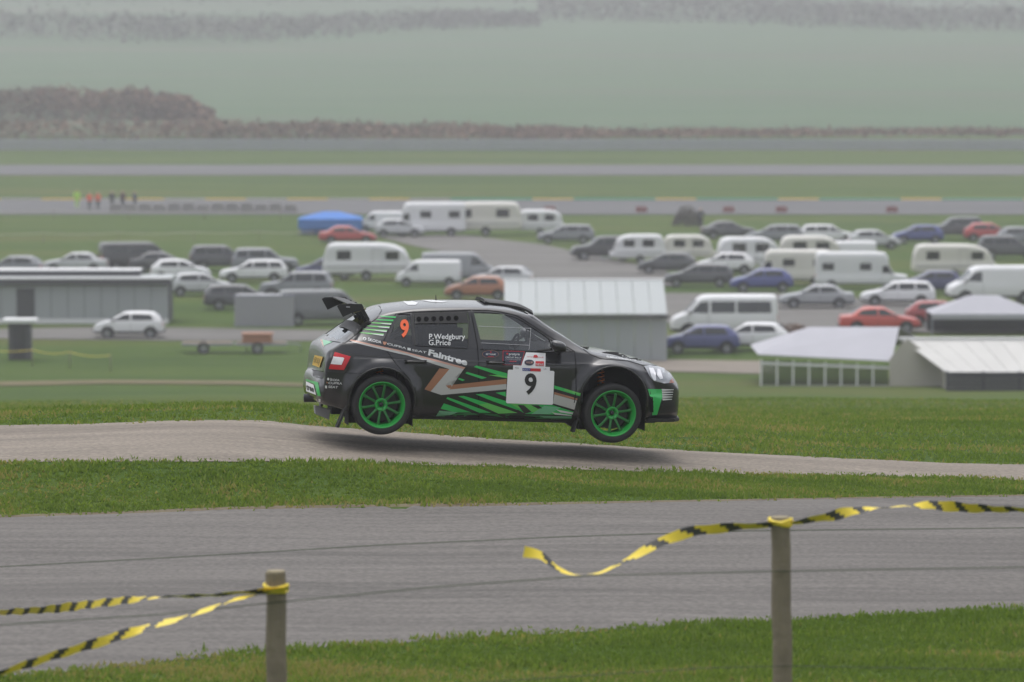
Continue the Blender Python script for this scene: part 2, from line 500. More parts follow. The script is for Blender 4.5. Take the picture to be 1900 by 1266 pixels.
# ------------------------------------------------------------------ turf blades (too many to count)
def blades(name, spots, mat_list, hlo, hhi):
    verts, faces, fm = [], [], []
    for (x, y) in spots:
        z = ground_z(x, y) - 0.005
        nb = random.randint(2, 4)
        for _ in range(nb):
            a = random.random() * 6.283
            h = random.uniform(hlo, hhi) * (0.75 + 0.9 * max(0.0, 0.25 + mnoise.noise(Vector((x * 0.9, y * 1.6, 4))))); w = random.uniform(0.006, 0.014) * (1 + y / 60)
            lx, ly = math.cos(a) * h * random.uniform(0.15, 0.9), math.sin(a) * h * random.uniform(0.15, 0.9)
            ox, oy = random.gauss(0, 0.03), random.gauss(0, 0.03)
            b = random.random() * 6.283
            k = len(verts)
            verts += [(x + ox - w * math.cos(b), y + oy - w * math.sin(b), z), (x + ox + w * math.cos(b), y + oy + w * math.sin(b), z), (x + ox + lx, y + oy + ly, z + h)]
            faces.append((k, k + 1, k + 2))
            t = 0.52 + 0.75 * mnoise.noise(Vector((x * 0.22, y * 0.9, 9))) + 0.35 * mnoise.noise(Vector((x * 1.3, y * 2.5, 2))) + random.gauss(0, 0.18)
            fm.append(0 if t < 0.42 else 1 if t < 0.80 else 2)
    return mesh_obj(name, verts, faces, None, mats=mat_list, fm=fm)
def blade_mat(name, col):
    m = base_mat(name, col, 0.7, spec=0.25)
    t = m.node_tree; p = t.nodes['Principled BSDF']
    tr = t.nodes.new('ShaderNodeBsdfTranslucent'); tr.inputs[0].default_value = (col[0] * 1.1, col[1] * 1.15, col[2] * .9, 1)
    mx = t.nodes.new('ShaderNodeMixShader'); mx.inputs[0].default_value = 0.45
    t.links.new(p.outputs[0], mx.inputs[1]); t.links.new(tr.outputs[0], mx.inputs[2]); t.links.new(mx.outputs[0], t.nodes['Material Output'].inputs[0])
    return m
BL = [blade_mat('blade_dark', (0.125, 0.190, 0.030)), blade_mat('blade_mid', (0.175, 0.240, 0.040)), blade_mat('blade_dry', (0.29, 0.26, 0.085))]
ffar, fnear, lfar, lnear = table(JUMP_FAR), table(JUMP_NEAR), table(LOW_FAR), table(LOW_NEAR)
def pix_of(x, y, z):
    d = Vector((x, y, z)) - CAMV
    cp, sp = math.cos(PITCH), math.sin(PITCH)
    f = d.y * cp - d.z * sp; u = d.y * sp + d.z * cp
    return 950 + FPX * d.x / f, 633 - FPX * u / f
def scatter(n, x0, x1, y0, y1, test):
    out = []
    while n > 0:
        n -= 1
        y = random.uniform(y0, y1)
        x = random.uniform(x0, x1) * y / y0
        px, py = pix_of(x, y, ground_z(x, y))
        if test(px, py): out.append((x, y))
    return out
g1 = scatter(34000, -4.6, 4.6, 31.0, 37.0, lambda px, py: py > lnear(px) - 3 + random.gauss(0, 3))
tag(blades('near_grass', g1, BL, 0.02, 0.055), 'short green grass along the bottom edge below the lower road', 'grass', kind='stuff')
g2 = scatter(42000, -6.0, 6.0, 43.2, 50.0, lambda px, py: fnear(px) - 1 + random.gauss(0, 2) < py < lfar(px) - 4 + random.gauss(0, 3))
tag(blades('verge_grass', g2, BL, 0.02, 0.05), 'grass verge between the two tarmac roads', 'grass', kind='stuff')
g3 = [p for p in scatter(110000, -6.2, 6.2, 49.5, 124.0, lambda px, py: py < ffar(px) + 1 + random.gauss(0, 1.5)) if random.random() < (125 - p[1]) / 70]
tag(blades('slope_grass', g3, BL, 0.02, 0.06), 'grass slope falling away behind the jump', 'grass', kind='stuff')

# ------------------------------------------------------------------ scrub and hedgerows
def scrub(name, label, spine, h, depth, n, mats, leaf=0.45, cat='hedge'):
    """a thicket along (px, Y) points: woody stems plus small twiggy faces"""
    verts, faces, fm = [], [], []
    fx = lin([(i, p[0]) for i, p in enumerate(spine)]); fY = lin([(i, p[1]) for i, p in enumerate(spine)]); fh = lin([(i, p[2]) for i, p in enumerate(spine)])
    L = len(spine) - 1
    for _ in range(n):
        s = random.random() * L
        Y = fY(s) + random.gauss(0, depth)
        X = (fx(s) - 950) / FPX * Y
        hh = h * fh(s) * (0.62 + 0.55 * (0.5 + 0.5 * mnoise.noise(Vector((X * 0.16, Y * 0.05, 2)))) + 0.2 * mnoise.noise(Vector((X * 0.7, Y * 0.2, 6))))
        z = ground_z(X, Y) + hh * random.random() ** 0.75
        k = len(verts)
        sz = leaf * random.uniform(0.5, 1.3)
        for q in range(3):
            verts.append((X + random.gauss(0, sz), Y + random.gauss(0, sz), z + random.gauss(0, sz * 0.8)))
        faces.append((k, k + 1, k + 2))
        t = random.random() + 0.5 * mnoise.noise(Vector((X * 0.1, Y * 0.05, 8)))
        fm.append(0 if t < 0.45 else 1 if t < 0.85 else 2)
    return tag(mesh_obj(name, verts, faces, None, mats=mats, fm=fm), label, cat, kind='stuff')
BR = [base_mat('twig_dark', (0.105, 0.062, 0.042), 0.95), base_mat('twig_brown', (0.165, 0.092, 0.060), 0.95), base_mat('bracken', (0.21, 0.118, 0.076), 0.95)]
HG = [base_mat('hedge_dark', (0.090, 0.080, 0.070), 0.95), base_mat('hedge_olive', (0.105, 0.094, 0.080), 0.95), base_mat('hedge_brown', (0.125, 0.105, 0.092), 0.95)]
scrub('thicket', 'tall brown leafless thicket above the guard rail at the left edge', [(-160, 700, 1), (60, 700, 1), (250, 700, 0.95), (330, 700, 0.85), (395, 700, 0.30)], 4.9, 3.0, 16000, BR, 0.30, 'thicket')
scrub('bracken_bank', 'low reddish brown bracken bank running behind the guard rail', [(-160, 640, 1.0), (300, 640, 1.0), (600, 640, 0.9), (900, 642, 0.62), (1100, 645, 0.35), (1500, 650, 0.22), (2100, 655, 0.2)], 2.6, 5.0, 20000, BR, 0.26, 'bracken')
for (nm, lab, sp, h) in [
    ('hedgerow', 'long grey hedgerow across the upper misty hillside at left', [(-200, 1180, 1), (200, 1130, 1.1), (480, 1120, 0.9), (800, 1180, 0.8), (1000, 1200, .5)], 6.0),
    ('hedgerow', 'faint hedgerow across the upper misty hillside at right', [(1000, 1250, 0.8), (1400, 1220, 1.1), (1700, 1180, 1.0), (2100, 1170, 1.2)], 6.0),
    ('hedgerow', 'highest faint hedgerow near the top of the picture', [(-200, 1420, 1.0), (500, 1400, 1.2), (1200, 1430, 1.0), (2100, 1450, 1.2)], 8.0)]:
    scrub(nm, lab, sp, h, 16.0, 12000, HG, 0.45)

# ------------------------------------------------------------------ guard rail
M['galv'] = base_mat('galvanised', (0.27, 0.28, 0.34), 0.6, 0.0, var=0.12, vscale=0.3)
gr = empty('guard_rail', (0, 600, 0)); tag(gr, 'long grey triple guard rail across the whole view below the misty field', 'guard rail')
for k in range(3):
    verts, faces = [], []
    secs = [(-0.02, -0.20), (-0.09, -0.14), (-0.02, -0.06), (-0.02, 0.06), (-0.09, 0.14), (-0.02, 0.20)]
    n = 40
    for i in range(n + 1):
        x = -160 + 320 * i / n
        z = ground_z(x, 600) + 0.42 + 0.50 * k
        for (dy, dz) in secs: verts.append((x, dy, z + dz))
    for i in range(n):
        for j in range(5):
            a = i * 6 + j; faces.append((a, a + 6, a + 7, a + 1))
    mesh_obj('rail', verts, faces, M['galv'], gr)
pst = box('post', (-0.06, 0.0, 0), (0.06, 0.14, 1.62), M['galv'], gr, 0.01)
pst.location = (-76, 0, ground_z(-76, 600))
for i in range(1, 39): inst(pst, 'post', gr, (-76 + 4 * i, 0, ground_z(-76 + 4 * i, 600)))

# ------------------------------------------------------------------ lofted car bodies
def rounded_section(P, R, segs):
    """polyline -> list of points with rounded corners; same count for every station"""
    out = [P[0]]
    n = len(P)
    prev = P[0]
    for i in range(1, n):
        a, b = Vector(P[i - 1]), Vector(P[i])
        ra = R[i - 1] if i - 1 > 0 else 0.0
        rb = R[i] if i < n - 1 else 0.0
        s, e = a.lerp(b, ra), a.lerp(b, 1 - rb)
        k = segs[i - 1]
        for j in range(1 if i == 1 else 0, k + 1):
            if i > 1 and j == 0: continue
            out.append(tuple(s.lerp(e, j / k)))
        if i < n - 1:
            c = Vector(P[i + 1])
            e2 = b.lerp(c, R[i])
            for j in range(1, 4):
                t = j / 3
                q = e * (1 - t) ** 2 + b * 2 * t * (1 - t) + e2 * t * t
                out.append(tuple(q))
    return out
def loft(T, xs, section, R, segs, post=None):
    bm = bmesh.new()
    rings = []
    for x in xs:
        half = rounded_section(section(T, x), R, segs)
        pts = [(x, -y, z) for (y, z) in half] + [(x, y, z) for (y, z) in half[-2:0:-1]]
        rings.append([bm.verts.new(post(Vector(p)) if post else p) for p in pts])
    m = len(rings[0])
    for A, B in zip(rings, rings[1:]):
        for k in range(m):
            bm.faces.new((A[k], B[k], B[(k + 1) % m], A[(k + 1) % m]))
    bm.faces.new(rings[0]); bm.faces.new(rings[-1][::-1])
    bmesh.ops.recalc_face_normals(bm, faces=bm.faces)
    return bm
def cut_poly(bm, poly, eps=0.004, sel=None):
    """score the skin along an (x, z) outline"""
    n = len(poly)
    for i in range(n):
        (x0, z0), (x1, z1) = poly[i], poly[(i + 1) % n]
        lx, hx, lz, hz_ = min(x0, x1) - eps, max(x0, x1) + eps, min(z0, z1) - eps, max(z0, z1) + eps
        fs = []
        for f in bm.faces:
            ok = [True, True, True, True]
            inside = not (all(v.co.x < lx for v in f.verts) or all(v.co.x > hx for v in f.verts)
                          or all(v.co.z < lz for v in f.verts) or all(v.co.z > hz_ for v in f.verts))
            if inside and (sel is None or sel(f)): fs.append(f)
        if not fs: continue
        es = list({e for f in fs for e in f.edges}); vs_ = list({v for f in fs for v in f.verts})
        no = Vector((z1 - z0, 0, -(x1 - x0)))
        if no.length < 1e-6: continue
        bmesh.ops.bisect_plane(bm, geom=vs_ + es + fs, dist=1e-5, plane_co=(x0, 0, z0), plane_no=no)
def inpoly(x, z, poly):
    r = False
    n = len(poly); j = n - 1
    for i in range(n):
        (xi, zi), (xj, zj) = poly[i], poly[j]
        if (zi > z) != (zj > z) and x < (xj - xi) * (z - zi) / (zj - zi) + xi: r = not r
        j = i
    return r
def split_mesh(bm, classify):
    """group faces by region name; returns {name: (verts, faces, normals)}"""
    bm.normal_update()
    reg = {}
    for f in bm.faces:
        k = classify(f)
        if k is None: continue
        reg.setdefault(k, []).append(f)
    out = {}
    for k, fs in reg.items():
        idx, vs_, ns, faces = {}, [], [], []
        for f in fs:
            ii = []
            for v in f.verts:
                if v not in idx:
                    idx[v] = len(vs_); vs_.append(v.co.copy()); ns.append(v.normal.copy())
                ii.append(idx[v])
            faces.append(ii)
        out[k] = (vs_, faces, ns)
    return out
def skin_part(name, data, mat, parent, inset=0.0):
    vs_, faces, ns = data
    if inset: vs_ = [v - n * inset for v, n in zip(vs_, ns)]
    o = mesh_obj(name, vs_, faces, mat, parent, smooth=True)
    o.data.normals_split_custom_set_from_vertices([tuple(n) for n in ns])
    return o

# ------------------------------------------------------------------ the rally car
WB, WR_Z, WF_Z, TYRE_R = 1.24, 0.325, 0.285, 0.318
T = dict(
    zb=table([(-1.90, .36), (-1.87, .31), (-1.7, .27), (-1.5, .22), (-1.2, .195), (1.0, .19), (1.6, .19), (2.0, .20), (2.06, .24)]),
    ztop=table([(-1.90, .44), (-1.894, .51), (-1.886, .56), (-1.873, .592), (-1.846, .612), (-1.838, .64), (-1.833, .74), (-1.825, .83), (-1.815, .88), (-1.79, .915), (-1.75, .945), (-1.6, 1.06), (-1.35, 1.235), (-1.2, 1.315),
                (-1.0, 1.355), (-.6, 1.392), (-.2, 1.40), (.1, 1.385), (.3, 1.345), (.45, 1.275), (.75, 1.105), (1.02, .945), (1.1, .925), (1.4, .88), (1.73, .80), (1.9, .735), (1.97, .69), (2.01, .625), (2.028, .55), (2.035, .46)]),
    zbelt=table([(-1.95, .90), (-1.6, .965), (-.89, .968), (-.34, .952), (.3, .93), (.8, .925), (.95, .915), (1.1, .885), (1.4, .84), (1.7, .76), (1.9, .68), (2.06, .55)]),
    crown=table([(-1.9, .02), (-1.8, .03), (-1.6, .045), (-1.2, .05), (.3, .05), (.8, .045), (1.0, .02), (1.2, .012), (2.06, .01)]),
    wm=table([(-1.90, .52), (-1.885, .62), (-1.84, .72), (-1.75, .795), (-1.55, .845), (-1.2, .858), (0, .855), (1.0, .86), (1.5, .85), (1.75, .825), (1.88, .775), (1.97, .69), (2.015, .60), (2.035, .48)]),
    wb=table([(-1.90, .44), (-1.85, .62), (-1.75, .70), (-1.5, .755), (-1, .785), (0, .792), (.8, .785), (1.0, .765), (1.4, .74), (1.7, .70), (1.88, .66), (1.97, .58), (2.015, .50), (2.035, .40)]),
    wr=table([(-1.90, .36), (-1.82, .56), (-1.6, .585), (-1.3, .575), (-.9, .578), (0, .588), (.35, .585), (.7, .63), (.95, .68), (1.1, .64), (1.4, .60), (1.7, .54), (1.9, .45), (2.06, .28)]))
def rally_section(T, x):
    zb, zt = T['zb'](x), T['ztop'](x)
    zr = zt - T['crown'](x)
    zbe = min(T['zbelt'](x), zr - 0.012)
    zs = min(0.815, zbe - 0.055)
    zs = max(zs, zb + 0.06)
    wm, wb, wr = T['wm'](x), T['wb'](x), T['wr'](x)
    wr = min(wr, wb - 0.02)
    zl = zb + 0.45 * (zs - zb)
    return [(0, zb), (wm - .13, zb), (wm - .035, zb + .055), (wm, zl), (wm - .012, zs - 0.02), (wm - 0.03, zs), (wb, zbe), (wr, zr), (wr * .60, zr + .72 * (zt - zr)), (0, zt)]
def flare(p):
    for ax, cz, r0 in ((-WB, 0.36, 0.435), (WB, 0.40, 0.455)):
        r = math.hypot(p.x - ax, p.z - cz)
        k = 0.048 * (1 - sstep(r0 - 0.05, r0 + 0.02, r)) * sstep(0.5, 0.62, abs(p.y))
        if p.z < 0.9: p.y += math.copysign(k, p.y)
    return p
def stations():
    xs = [-1.90, -1.895, -1.888, -1.88, -1.868, -1.855, -1.845, -1.84, -1.835, -1.828, -1.82, -1.81, -1.795, -1.78, -1.76, -1.735]
    x = -1.71
    while x < 1.86: xs.append(x); x += 0.025
    return xs + [1.875, 1.895, 1.915, 1.935, 1.952, 1.967, 1.98, 1.992, 2.003, 2.012, 2.02, 2.026, 2.031, 2.035]
SK = loft(T, stations(), rally_section, [0, .25, .35, .45, .3, .3, .18, .14, .5, 0], [3, 2, 5, 6, 1, 4, 10, 4, 5], flare)

YAW, CPITCH = math.radians(10.0), math.radians(2.0)
car = empty('rally_car', rot=(0, CPITCH, YAW))
Rm = Matrix.Rotation(YAW, 3, 'Z') @ Matrix.Rotation(CPITCH, 3, 'Y')
car.location = at(709, 752, 47.45) - Rm @ Vector((-WB, -0.90, WR_Z))
CARM = Matrix.Translation(car.location) @ Rm.to_4x4()
CARI = CARM.inverted()
tag(car, 'black and green rally hatchback number 9 in mid-air over the jump', 'rally car')
BVH = BVHTree.FromBMesh(SK)
CLOC = CARI @ CAMV
RI = Rm.inverted()
def hit(px, py):
    """photo pixel -> point and normal on the car skin, in the car's own frame"""
    d = (RI @ pix_dir(px, py)).normalized()
    loc, nor, _, _ = BVH.ray_cast(CLOC, d)
    if loc is None: return None, None
    if nor.dot(d) > 0: nor = -nor
    return loc, nor
def side(px, py, y=-0.86):
    """photo pixel -> (x, z) on a lengthwise plane of the car"""
    d = RI @ pix_dir(px, py)
    p = CLOC + d * ((y - CLOC.y) / d.y)
    return p.x, p.z
def hxz(px, py, y=-0.75):
    l, n = hit(px, py)
    return (l.x, l.z) if l else side(px, py, y)

ARCH = []
for ax, cz, rx, rz in ((-WB, 0.375, 0.345, 0.345), (WB + 0.005, 0.425, 0.362, 0.362)):
    ARCH.append([(ax + rx * math.cos(2 * math.pi * k / 36), cz + rz * math.sin(2 * math.pi * k / 36)) for k in range(36)])
for i, A in enumerate(ARCH):   # below the hub the opening runs straight down
    ax = (-WB, WB + 0.005)[i]
    A[:] = [(x, z) for x, z in A if z > (0.375, 0.425)[i] - 0.10]
    lo = sorted(A, key=lambda p: p[1])[:2]
    A.sort(key=lambda p: math.atan2(p[0] - ax, p[1] - 0.35))
    A[:] = [(min(p[0] for p in A) + 0.004, 0.10)] + A + [(max(p[0] for p in A) - 0.004, 0.10)]
W_QUARTER = [hxz(*p) for p in [(739.5, 583), (761, 583), (765.5, 640), (722, 627.5)]]
W_REAR = [hxz(*p) for p in [(766.5, 580.5), (866, 577.5), (873, 590), (868.5, 645), (771, 640.5)]]
W_FRONT = [hxz(*p) for p in [(879, 580), (903, 580), (927, 582), (954, 588), (968, 595), (981, 603.5), (1000, 615), (1018.5, 628), (1024, 648), (1022, 653), (896, 648), (889, 620)]]
W_CORNER = [hxz(*p) for p in [(1021, 628.5), (1040, 640), (1061, 652), (1027, 652)]]
D_REAR = [hxz(*p) for p in [(734, 581), (766, 577), (872, 574), (878, 600), (885, 640), (888.5, 680), (888, 774), (776, 773), (774, 740), (766, 715), (752, 695), (735, 676), (713, 645), (712, 634)]]
D_FRONT = [hxz(*p) for p in [(875, 574), (905, 574.5), (930, 576.5), (956, 583), (982, 599), (1020, 624), (1064, 651), (1068.5, 676), (1069, 727), (1063, 766), (890, 774), (890.5, 680), (887, 640), (880, 600)]]
for P in ARCH + [W_QUARTER, W_REAR, W_FRONT, W_CORNER, D_REAR, D_FRONT]: cut_poly(SK, P)
RB = [(-2, 0.60), (-1.62, 0.60), (-1.58, .1), (-2, .1)]
FB = [(1.60, .1), (1.60, .62), (2.2, .56), (2.2, .1)]
for P in (RB, FB): cut_poly(SK, P)
rail_w = T['wr']
def classify(f):
    c = f.calc_center_median(); n = f.normal
    x, z, ay = c.x, c.z, abs(c.y)
    s = 'R' if c.y < 0 else 'L'
    for A in ARCH:
        if inpoly(x, z, A) and ay > 0.48: return None
    if abs(n.y) > 0.3:
        if inpoly(x, z, W_QUARTER): return 'wq' + s
        if inpoly(x, z, W_REAR): return 'wr' + s
        if inpoly(x, z, W_FRONT): return 'wf' + s
        if inpoly(x, z, W_CORNER): return 'wc' + s
        if inpoly(x, z, D_REAR) and z > 0.25: return 'dr' + s
        if inpoly(x, z, D_FRONT) and z > 0.25: return 'df' + s
    if .42 < x < 1.02 and n.z > 0.2 and ay < rail_w(x) - 0.055 and z > 0.93: return 'screen'
    if -1.70 < x < -1.36 and n.z > 0.2 and ay < rail_w(x) - 0.10 and z > .98: return 'rglass'
    if inpoly(x, z, RB): return 'rbump'
    if inpoly(x, z, FB): return 'fbump'
    if x < -1.22 and z > 0.58 and ay < rail_w(x) + 0.0: return 'gate'
    if x > 1.02 and n.z > 0.4 and ay < 0.70: return 'bonnet'
    if z > 1.2 and n.z > 0.75: return 'roof'
    return 'body'
REG = split_mesh(SK, classify)
skin_part('body', REG['body'], M['paint'], car)
skin_part('roof', REG['roof'], M['paint'], car)
bonnet = skin_part('bonnet', REG['bonnet'], M['paint'], car)
gate = skin_part('tailgate', REG['gate'], M['paint'], car)
skin_part('rear_window', REG['rglass'], M['screen'], gate, 0.004)
skin_part('windscreen', REG['screen'], M['screen'], car, 0.004)
rbump = skin_part('rear_bumper', REG['rbump'], M['paint'], car)
fbump = skin_part('front_bumper', REG['fbump'], M['paint'], car)
DOORS = {}
for s in 'RL':
    for k, nm in (('df', 'front_door'), ('dr', 'rear_door')):
        DOORS[k + s] = skin_part(nm, REG[k + s], M['paint'], car)
    skin_part('window', REG['wf' + s], M['glass'], DOORS['df' + s], 0.010)
    if 'wc' + s in REG: skin_part('corner_window', REG['wc' + s], M['glassd'], DOORS['df' + s], 0.010)
    skin_part('window', REG['wr' + s], M['glassd'], DOORS['dr' + s], 0.010)
    skin_part('quarter_window', REG['wq' + s], M['glassd'], DOORS['dr' + s], 0.010)
SK.free()

# --- printed and applied pieces that follow the skin
def conform(bm, offset, name, mat, parent, grid=7.0, thick=0.0):
    if grid:
        for ax in (0, 1):
            lo = min(v.co[ax] for v in bm.verts); hi = max(v.co[ax] for v in bm.verts)
            k = math.floor(lo / grid) * grid + grid
            while k < hi:
                co = [0, 0, 0]; co[ax] = k; no = [0, 0, 0]; no[ax] = 1
                bmesh.ops.bisect_plane(bm, geom=bm.verts[:] + bm.edges[:] + bm.faces[:], plane_co=co, plane_no=no)
                k += grid
    dead = []
    for v in bm.verts:
        l, n = hit(v.co.x, v.co.y)
        if l is None: dead.append(v)
        else: v.co = l + n * offset
    if dead: bmesh.ops.delete(bm, geom=dead, context='VERTS')
    # orient towards outside
    bm.normal_update()
    for f in bm.faces:
        if f.normal.dot(f.calc_center_median() - CLOC) > 0: f.normal_flip()
    return bm_obj(name, bm, mat, parent, smooth=True, recalc=False)
def decal(poly, mat, parent=None, name='stripe', offset=0.003, grid=7.0):
    bm = bmesh.new()
    f = bm.faces.new([bm.verts.new((x, y, 0)) for x, y in poly])
    bmesh.ops.triangulate(bm, faces=[f])
    return conform(bm, offset, name, M[mat], parent or car, grid)
def seam(pts, w=1.3, parent=None, mat='seam', name='panel_gap', offset=0.0016):
    bm = bmesh.new()
    L, Rr = [], []
    for i, p in enumerate(pts):
        a, b = pts[max(i - 1, 0)], pts[min(i + 1, len(pts) - 1)]
        dx, dy = b[0] - a[0], b[1] - a[1]
        l = math.hypot(dx, dy) or 1
        L.append(bm.verts.new((p[0] - dy / l * w / 2, p[1] + dx / l * w / 2, 0)))
        Rr.append(bm.verts.new((p[0] + dy / l * w / 2, p[1] - dx / l * w / 2, 0)))
    for i in range(len(pts) - 1): bm.faces.new((L[i], L[i + 1], Rr[i + 1], Rr[i]))
    return conform(bm, offset, name, M[mat], parent or car, 6.0)
FONT_CACHE = {}
def text_geo(s, bold=0.0):
    key = (s, bold)
    if key in FONT_CACHE: return FONT_CACHE[key]
    cu = bpy.data.curves.new('lettering', 'FONT')
    cu.body = s; cu.size = 1.0; cu.offset = bold; cu.resolution_u = 4; cu.fill_mode = 'FRONT'
    o = bpy.data.objects.new('lettering', cu)
    COL.objects.link(o)
    dg = bpy.context.evaluated_depsgraph_get(); dg.update()
    me = bpy.data.meshes.new_from_object(o.evaluated_get(dg))
    v = [(p.co.x, p.co.y) for p in me.vertices]; f = [list(p.vertices) for p in me.polygons]
    bpy.data.meshes.remove(me); bpy.data.objects.remove(o); bpy.data.curves.remove(cu)
    x0, x1 = min(p[0] for p in v), max(p[0] for p in v); y0, y1 = min(p[1] for p in v), max(p[1] for p in v)
    v = [((x - x0) / (x1 - x0), (y - y0) / (y1 - y0)) for x, y in v]
    FONT_CACHE[key] = (v, f)
    return v, f
def lettering(s, bl, br, tl, mat, bold=0.0, parent=None, offset=0.005, name='lettering', grid=0):
    v, f = text_geo(s, bold)
    bm = bmesh.new()
    vv = [bm.verts.new((bl[0] + (br[0] - bl[0]) * a + (tl[0] - bl[0]) * b, bl[1] + (br[1] - bl[1]) * a + (tl[1] - bl[1]) * b, 0)) for a, b in v]
    for q in f:
        try: bm.faces.new([vv[i] for i in q])
        except ValueError: pass
    return conform(bm, offset, name, M[mat], parent or car, grid)
def oval(cx, cy, rx, ry, n=24, rot=0.0):
    return [(cx + rx * math.cos(2 * math.pi * k / n) * math.cos(rot) - ry * math.sin(2 * math.pi * k / n) * math.sin(rot),
             cy + rx * math.cos(2 * math.pi * k / n) * math.sin(rot) + ry * math.sin(2 * math.pi * k / n) * math.cos(rot)) for k in range(n)]
DFR, DRR = DOORS['dfR'], DOORS['drR']
# window rubbers and door gaps
seam([(736, 583), (766, 579.3), (873, 576), (877, 595), (882, 620), (886, 643), (888.5, 680), (888, 774)], 1.6, DRR)
seam([(735, 581.5), (712, 633), (713, 645), (735, 676), (752, 695), (762, 706)], 1.4, DRR)
seam([(876, 576.5), (905, 576.5), (928, 579), (955, 585), (969, 592), (982, 600.5), (1000, 612), (1019, 624.5), (1066, 652.5), (1068.5, 676), (1069, 727), (1063, 764)], 1.6, DFR)
seam([(776, 774), (830, 775), (890, 775.5), (980, 776), (1062, 770)], 1.0, car)
seam([(770, 642), (866, 647.5)], 1.4, DRR); seam([(890, 649), (1025, 654), (1064, 653)], 1.4, DFR)
seam([(765.5, 581), (770, 641)], 3.6, DRR, 'satin', 'window_bar'); seam([(1018.5, 624), (1026, 653)], 1.6, DFR, 'satin', 'window_bar')
seam([(868, 579), (871, 590), (869, 645)], 3.0, DRR, 'satin', 'window_bar')
seam([(1082, 648), (1095, 658), (1115, 666), (1140, 668), (1165, 670), (1192, 678), (1212, 678), (1238, 684)], 1.2, bonnet)
seam([(640, 692), (672, 694)], 1.0, rbump); seam([(579, 686), (607, 691)], 1.0, rbump)
seam([(612, 633), (640, 637), (652, 628), (672, 612), (700, 590), (708, 577), (705, 569), (694, 562)], 1.2, gate)
seam([(659, 658.5), (690, 661), (740, 665), (800, 667), (888, 672), (960, 676), (1066, 679), (1085, 677)], 1.6, car, 'satin', 'crease_shade')  # shoulder crease: its shade is painted on as a thin black strip
# rear door window panel with vent holes
decal([(768, 581), (866, 578), (869, 600), (770, 600.5)], 'satin', DRR, 'vent_panel', 0.002)
for i in range(6):
    cx = 777 + i * 13.85; cy = 592.7 - i * 0.35
    bm = bmesh.new()
    f = bm.faces.new([bm.verts.new((x, y, 0)) for x, y in oval(cx, cy, 4.6, 4.7)])
    conform(bm, 0.004, 'vent_hole', M['seam'], DRR, 0)
# C-pillar bars
LP = [(704, 586.4), (697, 593), (688, 598.6), (680, 604.5), (673, 610.5), (667, 617)]
RP = [(735, 589.5), (730.5, 595.3), (727, 601.5), (723.5, 608), (718.5, 615), (712.5, 622)]
for i, (a, b) in enumerate(zip(LP, RP)):
    th = 1.7 + 0.12 * i
    mid = (a[0] + (b[0] - a[0]) * 0.45, a[1] + (b[1] - a[1]) * 0.45)
    decal([(a[0], a[1]), (b[0], b[1] - th), (b[0] - 1.5, b[1] + th * 0.8), (a[0] + 4, a[1] + 1.6)], 'green' if i < 2 else 'green2', car, 'pillar_bar', 0.003)
    if i > 1: decal([(mid[0], mid[1] + 0.2), (b[0] - 0.6, b[1] - th * 0.2), (b[0] - 1.6, b[1] + th * 0.9), (mid[0] + 5, mid[1] + 1.9)], 'white', car, 'pillar_bar', 0.005)
# long chevron stripe
decal([(651, 630.5), (739, 649.5), (863.3, 682), (860.4, 685.2), (739, 652.3), (649, 632.5)], 'pink')
decal([(649, 632.5), (739, 652.3), (860.4, 685.2), (833.8, 685.2), (757, 660), (739, 656.4), (655, 635.7)], 'stripe')
decal([(833.8, 685.2), (860.4, 685.2), (825.7, 715.6), (834.4, 723), (818.7, 733), (799, 726.6)], 'stripe')
decal([(834.4, 723), (939.7, 712.7), (939.5, 722.5), (818.7, 733)], 'stripe')
decal([(815.3, 683.7), (833.8, 685.2), (799, 726.6), (787.5, 722.5)], 'bronze')
decal([(826.8, 715.6), (940, 703.4), (939.7, 712.7), (834.4, 723)], 'bronze')
decal([(1028.3, 715.3), (1077.4, 730), (1076, 735.4), (1028.3, 721.3)], 'green')
decal([(1048, 721.3), (1077.4, 730), (1076, 733.4), (1046, 724.5)], 'green2', offset=0.005)
decal([(1028.3, 727.4), (1071.3, 739.5), (1070.7, 742.8), (1028.3, 732)], 'bronze')
decal([(1028.3, 732), (1070, 743.5), (1066, 760.3), (1026.3, 748.9)], 'stripe')
# green slashes
for k, P in enumerate([
    [(879, 681), (884, 678.5), (941, 693), (941, 702)],
    [(863.3, 693), (866.2, 690.3), (903.3, 701.1), (894, 703.4)],
    [(849.4, 703.5), (852, 701.6), (862.7, 705.2), (858, 707.2)],
    [(828, 740), (830.3, 737), (911.4, 766), (889.4, 766)],
    [(850, 735.5), (860.4, 734.7), (905, 748), (960, 766), (925, 767.5), (888, 751)],
    [(882.4, 731.8), (896.3, 731), (939, 744.5), (960, 751.5), (960, 760.7), (915, 745)],
    [(919.5, 729), (938, 727), (939, 736.4)],
    [(823.4, 748.6), (817.6, 758.4), (840, 764), (875, 765.4)],
    [(939.7, 748.2), (1024, 751.6), (1064.6, 764.3), (1062, 770), (975, 768), (955, 757)]]):
    decal(P, 'green', name='slash')
for P in [[(888, 751), (905, 748), (960, 766), (925, 767.5)], [(939, 744.5), (990, 751), (1030, 766), (1000, 768), (960, 757)], [(905, 696), (925, 696), (941, 699), (941, 702)]]:
    decal(P, 'green2', name='slash', offset=0.005)
decal([(1010, 753), (1040, 756), (1020, 768), (985, 768.3)], 'mint', name='slash', offset=0.006)
for P in [[(985, 751.5), (999, 752), (1006, 757.5), (998, 758.5)], [(960, 751), (972, 752), (986, 764), (973, 767.5)]]:
    decal(P, 'satin', name='slash', offset=0.0068)
for P in [[(1031, 759.6), (1064, 765.5), (1063, 768.3), (1040, 765)], [(1024, 765), (1062, 770.2), (1060, 771.5), (1030, 769)]]:
    decal(P, 'white', name='slash', offset=0.007)
